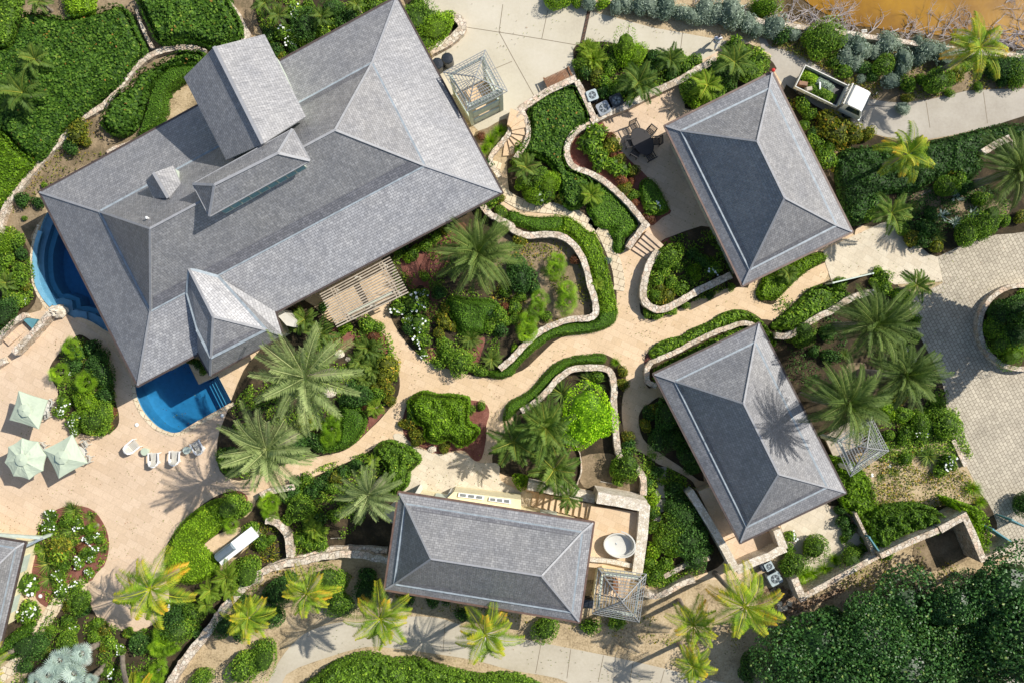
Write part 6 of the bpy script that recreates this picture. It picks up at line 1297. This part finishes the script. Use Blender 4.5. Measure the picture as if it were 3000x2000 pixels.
plants('A', 'p 230 390 120 1.6,p 150 610 170 2.0,p 260 10 90,y 520 860 80,d 470 965 60,d 150 1310 55,d 255 1330 42,g 160 1435 22,g 290 1215 25,y 560 940 40,g 350 480 30,r 700 600 25')
plants('B', 'p 60 20 90,p 150 100 80,w 265 85 60,w 200 215 60,w 235 280 50,p 430 110 85,d 520 50 70,d 340 190 80,d 560 130 60,p 660 30 70,g 420 215 60,d 130 330 55,g 300 250 60,d 250 320 45,d 620 100 55,g 760 30 50,g 480 160 50,g 350 50 50,y 150 350 40,d 90 230 50,G 1050 100 95,g 1110 170 80,b 1200 160 85,g 1140 240 65,b 1265 125 50,b 1190 240 50,g 1060 30 60,K 1600 860 60,K 1540 925 70,K 1500 980 55,r 1480 900 35,d 1530 1080 38,g 1545 1300 60,g 1600 1380 45,y 1600 1300 40')
plants('C', 'a 530 400 120,a 500 330 90,B 750 365 85,b 810 350 70,g 640 460 55,g 610 540 60,y 560 520 60,g 680 600 60,d 600 600 50,p 830 545 150 1.8,p 1040 395 120 1.6,d 920 380 60,g 1190 405 55,d 900 470 60,g 1130 430 55,d 740 570 60,d 1050 480 50,d 470 470 50,g 460 420 50,g 670 400 50,g 1100 370 40,p 1460 410 140 2.0,P 1280 560 125 1.8,g 1180 590 70,b 1190 670 55,d 1390 500 80,l 1590 410 65,g 1560 480 65,r 1450 575 18,g 1340 610 60,l 1460 300 60,d 1320 440 60,g 1230 510 50,l 1530 340 50,d 1430 560 50,g 1260 640 40,d 1180 540 40')
plants('C', 'p 90 1100 110 1.2,g 60 985 55,B 250 1180 75,w 200 1265 75,b 120 1290 65,g 170 1170 65,b 60 1210 50,y 320 1310 38,P 520 1280 95 1.0,g 40 1060 40,d 400 1250 60,y 380 1330 30')
plants('C', 'l 540 880 75,l 530 970 75,l 480 930 55,l 570 1060 65,l 640 1080 55,l 700 1120 55,y 650 960 60,r 640 900 40,y 780 1125 45,y 690 1060 45,r 720 1180 42,r 785 1190 28,y 745 1235 42,g 800 1280 40,r 800 1330 30,r 900 1430 45,w 945 1360 62,l 600 1000 45,r 660 1020 30')
plants('C', 'B 290 15 60,b 420 15 42,s 510 22 48,b 600 22 48,s 680 30 52,s 760 38 50,s 840 50 58,s 930 52 60,s 1010 75 70,s 1090 90 50,s 1150 95 62,s 1240 110 70,s 1330 118 62,s 1400 120 50,s 1455 120 85,s 1530 150 60,s 1610 190 58,s 1680 180 52,B 1640 62 75,g 240 -5 40,b 360 0 45')
plants('D', 's 20 210 60,d 90 250 62,s 165 222 48,G 300 270 85,G 380 280 85,g 330 330 70,s 560 285 70,s 620 330 60,s 500 270 45,s 760 285 68,s 700 350 45,s 830 290 45,s 1010 325 68,s 1100 350 58,s 1190 370 58,s 960 300 45,s 1250 340 40,s 520 380 60,s 580 420 48,g 500 470 58,g 740 430 68,s 900 415 68,s 980 395 48,s 870 480 50,s 820 530 48,g 920 560 62,G 1090 555 82,y 1220 500 58,d 600 445 50,s 600 520 32,g 1000 520 42,s 1640 385 42,D1 0 0 0' .replace(',D1 0 0 0', ''))
plants('D', 'd 1490 470 80,G 1630 500 80,d 1560 420 60,g 1370 570 35,s 880 712 40,y 900 650 35,g 1180 612 32,g 430 400 45,d 680 500 42,g 1280 450 40,d 1530 540 45,g 230 700 58,g 260 760 50,Y 0 0 0'.replace(',Y 0 0 0', ''))
plants('D', 'y 390 790 80,y 450 880 85,y 560 890 75,y 640 890 55,g 240 820 35,g 300 930 50,g 350 1010 55,g 390 1050 60,d 290 880 40,g 400 960 50,y 350 860 50,y 500 820 50,t 1240 1290 55,t 1150 1410 52,t 1350 1400 55,t 1230 1460 52,g 1380 1310 58,d 1290 1230 58,g 1150 1240 68,g 1250 1190 60,p 810 1400 150 3.0,k 950 1370 55,k 1060 1470 55,k 1110 1530 50,y 1650 1430 42,g 1550 1450 48,G 1420 1490 78,d 1060 1400 50,y 1210 1140 45,g 640 1430 50,d 560 1400 60,g 880 1500 50,d 700 1340 60')
plants('H', 'y 930 105 52,y 1110 160 52,d 1000 120 58,d 1050 60 58,g 1290 85 75,G 1400 40 85,k 1130 105 45,d 1020 30 50,p 130 340 80 .9,g 460 405 52,g 740 365 55,g 755 430 58,g 850 480 58,g 910 505 48,b 720 330 35,g 700 400 40,p 970 420 118 2.8,g 225 760 65,g 150 760 40,d 380 730 58,d 400 880 58,c 500 870 50,g 870 800 42,g 965 650 40,b 770 1225 58,g 880 1265 58,g 1000 1300 68,g 1170 1320 78,w 1000 1380 50,g 890 1400 58,k 1060 1540 70,g 800 1395 40,d 1060 1330 45,g 1110 1180 50,g 1090 1250 55,y 850 1150 50,d 300 850 40,d 940 720 45,g 960 760 35,g 1130 1380 40')
plants('G', 'f 300 250 80,f 270 320 95,f 355 440 90,f 350 530 100,f 175 500 75,f 170 570 80,f 110 650 90,f 100 730 105,d 60 380 78,d 150 440 55,d 20 290 68,r 410 250 38,y 60 115 48,g 20 560 48,g 60 490 42,b 20 830 32,g 10 640 40,d 110 350 60,g 220 620 40,g 1010 255 75,b 1100 178 38,g 1075 270 48,b 1185 320 48,b 1210 360 40,g 950 390 48,g 1040 400 48,g 940 480 48,y 1000 500 55,g 1100 440 48,w 1325 315 50,d 1250 260 48,d 1185 210 38,g 1270 260 38,g 890 600 38,g 955 615 38,g 1050 580 38,g 1130 550 30,d 1300 485 32,g 1440 425 28,g 1000 320 50,y 980 430 35,k 530 1050 100,k 330 1130 88,k 430 1160 48,y 730 985 42,y 725 1060 38,K 680 920 42,g 570 1010 50,y 930 1230 48,y 870 1320 48,d 1020 1300 78,d 960 1400 68,d 1060 1400 68,y 940 1440 38,d 1130 1480 60,d 900 1265 50,d 1000 1220 55,k 780 1450 48,y 760 1410 42,g 560 0 30,s 620 260 25,P 560 410 50 .6')
plants('F', 'g 1110 360 38,g 1030 210 48,g 1110 160 48,b 1050 170 30,g 945 200 38,g 1180 100 38,y 1230 60 38,d 1200 460 58,c 1190 440 55,b 1000 240 38,d 960 145 48,w 1060 530 78,w 1090 480 50,w 1080 680 58,w 1080 780 58,w 1100 868 32,w 930 570 58,w 1000 640 38,d 1010 560 60,d 1000 700 45,g 1640 450 48,g 1600 600 58,g 1540 680 48,g 1640 650 38,y 1220 640 58,y 1200 730 48,y 1250 570 38,y 1280 690 35,g 1230 800 48,g 1260 870 62,G 1330 920 72,g 1210 920 48,g 1420 960 42,g 1480 980 40,c 1410 770 82,c 1550 900 82,d 1600 700 50,g 1410 890 25,r 1640 560 30,d 1540 600 50')
plants('F', 'p 320 640 100 1.3,p 270 680 70 1.0,p 430 730 120 1.5,g 270 600 35,d 440 560 40,A 740 830 110,A 690 920 95,A 770 960 100,A 720 1030 80,y 880 960 70,y 850 1030 62,y 860 1100 55,g 800 1130 58,d 680 1150 75,f 490 1360 95,f 460 1420 75,f 520 1300 60,P 780 1220 78 .8,d 580 1170 48,y 880 1170 40,y 330 1310 55,b 350 1330 40,d 350 1420 58,b 600 690 42,g 740 680 58,g 800 690 45,b 570 710 36,b 430 950 45,d 250 1450 78,d 400 1450 58,y 790 1080 40,r 780 750 40,r 720 1230 30,d 640 1080 45,g 1030 1200 50,d 1040 1260 55,y 1010 1320 50,y 1060 1400 50,y 1050 1440 40,y 1240 1480 38,g 1480 1210 38,g 1400 1230 35,y 960 1320 35,d 480 1000 50')
plants('E', 'b 40 150 65,g 120 130 58,g 40 240 58,p 40 400 85 .8,g 130 380 58,y 160 420 38,d 60 560 85,w 170 520 28,g 120 520 55,g 20 650 48,g 20 320 50,g 130 300 45,d 140 200 50,g 60 480 50,f 470 830 85 .7,f 395 990 85 .7,f 575 1050 95 .9,d 650 900 75,d 600 830 58,d 680 1020 68,d 700 1130 58,d 520 870 58,d 500 940 50,w 480 980 32,w 430 1195 52,w 400 1240 42,w 500 1300 56,w 500 1360 40,b 600 1180 68,g 530 1160 55,g 600 1290 75,g 700 1250 65,g 680 1340 58,y 600 1345 46,r 740 1240 38,r 720 1330 34,g 520 1090 45,d 640 1230 50,d 1300 930 40,g 1340 970 35,y 1260 910 30')
plants('I', 'w 340 465 52,w 330 540 52,w 520 530 46,w 590 620 46,w 650 610 38,w 625 690 42,w 600 740 38,w 520 770 52,w 590 840 38,w 390 860 48,w 410 950 48,w 500 930 44,w 200 915 80,w 200 1090 78,w 1110 1065 58,w 480 1210 38,w 790 1340 42,w 725 1490 48,k 470 440 58,k 290 700 68,k 310 790 65,k 460 570 62,k 590 480 42,k 310 890 58,k 390 610 50,k 480 640 40,k 680 690 35,y 400 690 72,l 390 720 72,f 620 540 45 .5,r 540 685 38,g 440 500 50,g 580 560 40,g 560 700 40,g 420 800 48,g 540 1030 65,d 560 1080 48,g 450 1160 48,y 460 1060 38,g 650 1170 48,y 690 1210 38,g 620 1260 48,g 450 1280 65,X 255 1320 85,y 300 1340 38,g 340 1210 30,g 490 1220 38,d 170 1450 55,g 730 1300 48,y 690 1330 38,Q 400 1410 105,Q 550 1370 90,Q 330 1500 95,Q 490 1500 105,Q 600 1540 60,Q 250 1560 80,f 1090 1260 120,f 1050 1330 100,f 1130 1330 80,f 1030 1490 90,f 930 1530 70,X 1150 1140 85,g 1220 1180 75,g 1250 1090 68,d 1190 1020 60,d 1320 1240 55,g 1540 375 72,g 1600 420 55,f 1520 520 85 .6,P 1490 870 110 1.0,P 1380 960 100 1.0,P 1510 960 80 1.0,P 1350 1050 80 1.0,g 1640 800 80,g 1330 1520 75,g 1620 1430 95,d 1480 1190 65,d 1560 1230 55,d 900 1290 60,g 850 1230 40,y 840 1240 30,d 1600 1040 60,b 240 670 25,g 1490 120 85,d 1520 60 60,g 1660 550 45,d 950 1300 60,d 1290 1310 40')
plants('J', 'g -30 560 55,f 100 380 95 .6,f 90 450 90 .5,d 570 190 50,d 430 260 50,d 360 320 60,d 230 330 58,g 290 400 78,d 260 260 50,g 350 430 58,d 400 510 58,g 300 620 48,g 350 660 45,g 430 660 48,g 510 465 48,d 470 215 40,g 330 235 58,P 390 560 85 .9,P 350 500 60 .8,y 540 210 55,P 770 110 55 2.2,g 200 500 50,g 220 350 50,g 40 650 55,g 100 620 40,g 500 280 45,g 600 180 40,d 660 130 50,g 280 330 45,G 20 1140 45,X 130 1110 75,g 60 1345 75,d 150 950 85,d 100 1000 60,g 530 910 75,g 570 1040 78,d 500 980 60,d 740 930 70,d 740 860 60,d 1000 1010 58,d 1160 1020 48,d 1360 1120 48,d 1250 1010 40,g 0 1470 30,d 230 870 50')
plants('K', 'g 220 1190 78,g 510 1190 60,g 690 1160 58,X 1560 1430 80,d 1530 1500 60,g 730 170 90,g 690 150 60,b 925 370 48,g 700 230 45,b 60 240 60,d 930 450 40,g 930 540 48,g 1060 580 78,g 980 620 68,B 1060 690 60,b 930 710 58,b 1030 650 40,g 1000 790 60,g 900 770 48,X 1150 640 88,d 1100 520 80,d 1200 720 75,g 950 850 58,d 1050 430 68,d 1180 450 78,d 1060 300 58,d 1090 370 60,d 900 250 35,d 760 20 58,g 880 870 40,g 1040 840 35,d 950 180 40,d 1200 560 70,d 1260 680 60,d 1180 60 75,d 1200 150 65,l 940 440 35')
plants('L', 'G 290 665 80,w 150 600 48,g 130 700 48,g 160 800 68,g 110 800 50,K 240 860 65,K 380 820 62,K 300 850 55,K 440 760 52,K 230 920 40,g 560 720 65,g 620 690 40,d 500 500 58,d 530 560 48,d 470 430 40,k 830 185 40,k 740 215 30,k 1060 80 58,g 900 90 50,w 1180 120 65,g 1130 170 48,K 1350 290 72,K 1400 380 58,d 1660 380 80,g 780 730 35,g 500 620 30,g 640 620 40')
for x, y, r, h in ((170, 1360, 190, 3), (400, 1190, 190, 3.2), (650, 1130, 185, 3.4), (880, 1080, 190, 3.4), (1170, 1040, 165, 3.6), (1480, 950, 185, 3.8), (1660, 1090, 190, 3.6), (1400, 1150, 190, 3.5), (1130, 1240, 205, 3.4), (880, 1330, 205, 3.3), (620, 1350, 210, 3.2), (390, 1460, 200, 3), (150, 1520, 130, 2.6), (700, 1560, 190, 3.1), (1000, 1500, 190, 3.2), (1270, 1420, 200, 3.3), (1550, 1320, 195, 3.4), (1440, 1500, 100, 2.8), (1710, 1280, 150, 3.4), (1760, 900, 120, 3.4)):
    p = P('L %f %f' % (x, y))[0]; plant('T', p[0] + 6, p[1] + 20, r / 89.6 * (.80 + .12 * math.sin(x * 1.7)), h + .9 * math.sin(x * .37 + y))
plants('H', 'd 1490 590 85,g 1470 700 68,X 1600 560 85,B 1600 850 70,X 1600 730 85,g 1530 800 68,d 1690 650 90,g 1680 500 60,b 1540 870 35')
for k, s, r, h in (('D', 'W 700 866', 3.75, 7.8), ('D', 'W 612 1032', 3.45, 7.5), ('E', 'W 1098 580', 3.1, 4.0), ('E', 'H 710 675', 3.15, 6.5), ('E', 'H 900 1005', 2.8, 6.5), ('E', 'H 525 1195', 3.1, 8.2), ('E', 'D 1645 1120', 3.1, 5.0), ('D', 'J 740 330', 2.4, 5.5)):
    p = P(s)[0]; plant(k, p[0], p[1], r / 1.06, h)
for s, r, h in (('G 220 1350', 2.3, 3.6), ('G 10 1440', 2.0, 3.0), ('K 275 165', 2.1, 2.0), ('K 372 352', 1.1, 3.0), ('G 330 1290', 1.3, 2.4)): p = P(s)[0]; plant('A' if r > 2.2 else 'p', p[0], p[1], r, h)
for s, r, h, b_ in (('D 1390 310', 2.35, 5.2, None), ('D 920 1010', 2.35, 4.2, None), ('I 985 950', 2.9, 5.0, 'W 420 1300'), ('I 1625 1140', 2.0, 4.5, None), ('J 333 980', 2.1, 5.0, None), ('J 815 1145', 2.35, 7.0, None), ('J 1505 1250', 2.4, 5.2, None), ('K 1190 1185', 2.0, 5.0, None), ('K 1530 1065', 2.8, 7.3, None), ('K 1190 1460', 1.7, 4.5, None), ('I 880 1720', 2.0, 4.5, 'I 812 1365'), ('I -120 1480', 2.0, 4.5, None)):
    p = P(s)[0]; plant('C', p[0], p[1], r / 1.06, h, P(b_)[0] if b_ else None)
p = P('G 570 1345')[0]; plant('L', p[0] - 26, p[1] - 14, 1.45, 2.6, sz=1.0)
p = P('W 2493 683')[0]; plant('T', p[0], p[1], 3.0, 5.5)
label_all()
# driftwood along the pond
random.seed(99); b = MB()
def branch(p, d, L, r, depth):
    pts = [p]; q = p.copy()
    for k in range(5): d = (d + Vector((random.uniform(-.35, .35), random.uniform(-.35, .35), random.uniform(-.12, .1)))).normalized(); q = q + d * L / 5; q.z = max(.06, min(.9, q.z)); pts.append(q.copy())
    b.tube(pts, [r * (1 - .75 * k / 5) for k in range(6)], 'dead', 4, cap=False)
    if depth:
        for k in range(random.randint(2, 4)): i = random.randint(1, 4); a = random.uniform(-1.2, 1.2); dd = Vector((d.x * cos(a) - d.y * sin(a), d.x * sin(a) + d.y * cos(a), random.uniform(-.1, .4))); branch(pts[i].copy(), dd.normalized(), L * random.uniform(.4, .75), r * .6, depth - 1)
line = P('C 1180 -10 1300 10 1480 20; D 60 40 150 110 260 140 330 130 400 170 560 190 700 200 850 220 1000 240 1180 260 1300 240 1450 250 1560 250 1640 230 1680 300')
for k in range(110):
    t = random.random() * (len(line) - 1.001); i = int(t); x = line[i][0] + (line[i + 1][0] - line[i][0]) * (t - i); y = line[i][1] + (line[i + 1][1] - line[i][1]) * (t - i); p = gp((x + random.gauss(0, 10), y + random.gauss(0, 13)), .15)
    a = random.uniform(0, 2 * pi); branch(p, Vector((cos(a), sin(a), .15)), random.uniform(.7, 2.0), random.uniform(.025, .05), 2)
for s in ('D 1120 130', 'D 1590 60', 'D 1640 130', 'D 1330 90', 'D 1560 20'):
    for k in range(3): a = random.uniform(0, 6.28); branch(gp(P(s)[0], .12), Vector((cos(a), sin(a), .1)), .9, .02, 2)
tag(b.build('driftwood', cen(b)), 'tangle of bleached dead branches along the brown pond', None, None, 'stuff')
# truck load
random.seed(5)
def heap(name, m, cx, cy, sx, sy, n, label):
    b = MB()
    for k in range(n):
        u, v = random.gauss(0, .45), random.gauss(0, .45); u, v = max(-1, min(1, u)), max(-1, min(1, v)); z = .9 + .35 * (1 - u * u) * (1 - v * v) * random.random() ** .4
        leafq(b, Vector((cx + u * sx, cy + v * sy, z)), Vector((0, 0, 1)) + rv(.5), .24, .07, m, random.uniform(.2, 1))
    me = b.build(name); me.location = tr.location; me.rotation_euler = tr.rotation_euler
    return tag(me, label, 'branches', 'heaps of cuttings on the truck')
heap('leaf_heap', 'lime_leaf', -L_T * .26, .28, L_T * .2, .42, 1300, 'heap of yellow-green cut branches at the rear of the truck bed')
heap('leaf_heap', 'silver_leaf', L_T * .04, .28, L_T * .24, .38, 1000, 'heap of silvery cut branches in the middle of the truck bed')
heap('leaf_heap', 'green_leaf', L_T * .06, -.3, L_T * .34, .42, 1500, 'heap of dark green cut branches along the lower side of the truck bed')
def tb(name, c, d, m, rz, label, cat):
    b = MB(); b.box((0, 0, 0), d, m, 0, (.8, .7)); o = b.build(name); o.location = tr.matrix_world @ Vector(c) if 0 else Vector(tr.location) + Vector((c[0] * cos(tr.rotation_euler.z) - c[1] * sin(tr.rotation_euler.z), c[0] * sin(tr.rotation_euler.z) + c[1] * cos(tr.rotation_euler.z), c[2])); o.rotation_euler = (0, 0, tr.rotation_euler.z + rz); tag(o, label, cat)
tb('cardboard_box', (-L_T * .36, -.35, 1.02), (.75, .4, .3), 'wood', .3, 'crumpled brown cardboard at the rear corner of the truck bed', 'cardboard')
tb('sack', (-L_T * .2, -.5, 1.05), (.5, .36, .26), 'greywood', .6, 'pale sack beside the cardboard in the truck bed', 'sack')
tb('board', (-.1, -.05, 1.3), (.12, .52, .05), 'white', .45, 'small white board lying on the branches in the truck', 'board')

# leaf litter blown over the paving
b = MB(); random.seed(321)
for s_, n_ in (('W 0 780 520 1280', 380), ('W 850 700 1500 1050', 420), ('W 1420 540 1900 760', 200), ('W 1000 20 1780 130', 130), ('W 1450 230 1640 520', 110), ('W 1800 520 2350 760', 220), ('W 950 1050 1250 1130', 90), ('W 700 1420 1750 1560', 260)):
    (xa, ya), (xb, yb) = P(s_)
    for k in range(n_ // 2):
        x, y = random.uniform(xa, xb), random.uniform(ya, yb)
        for q in range(random.choice((1, 1, 1, 3, 5))): p = gp((x + random.gauss(0, 14), y + random.gauss(0, 14)), .075); leafq(b, p, Vector((0, 0, 1)) + rv(.12), .09, .05, random.choice(('olive_leaf', 'red_leaf', 'olive_leaf')), random.uniform(.1, .8))
tag(b.build('fallen_leaves'), 'scattered fallen leaves on paving and paths', None, None, 'stuff')
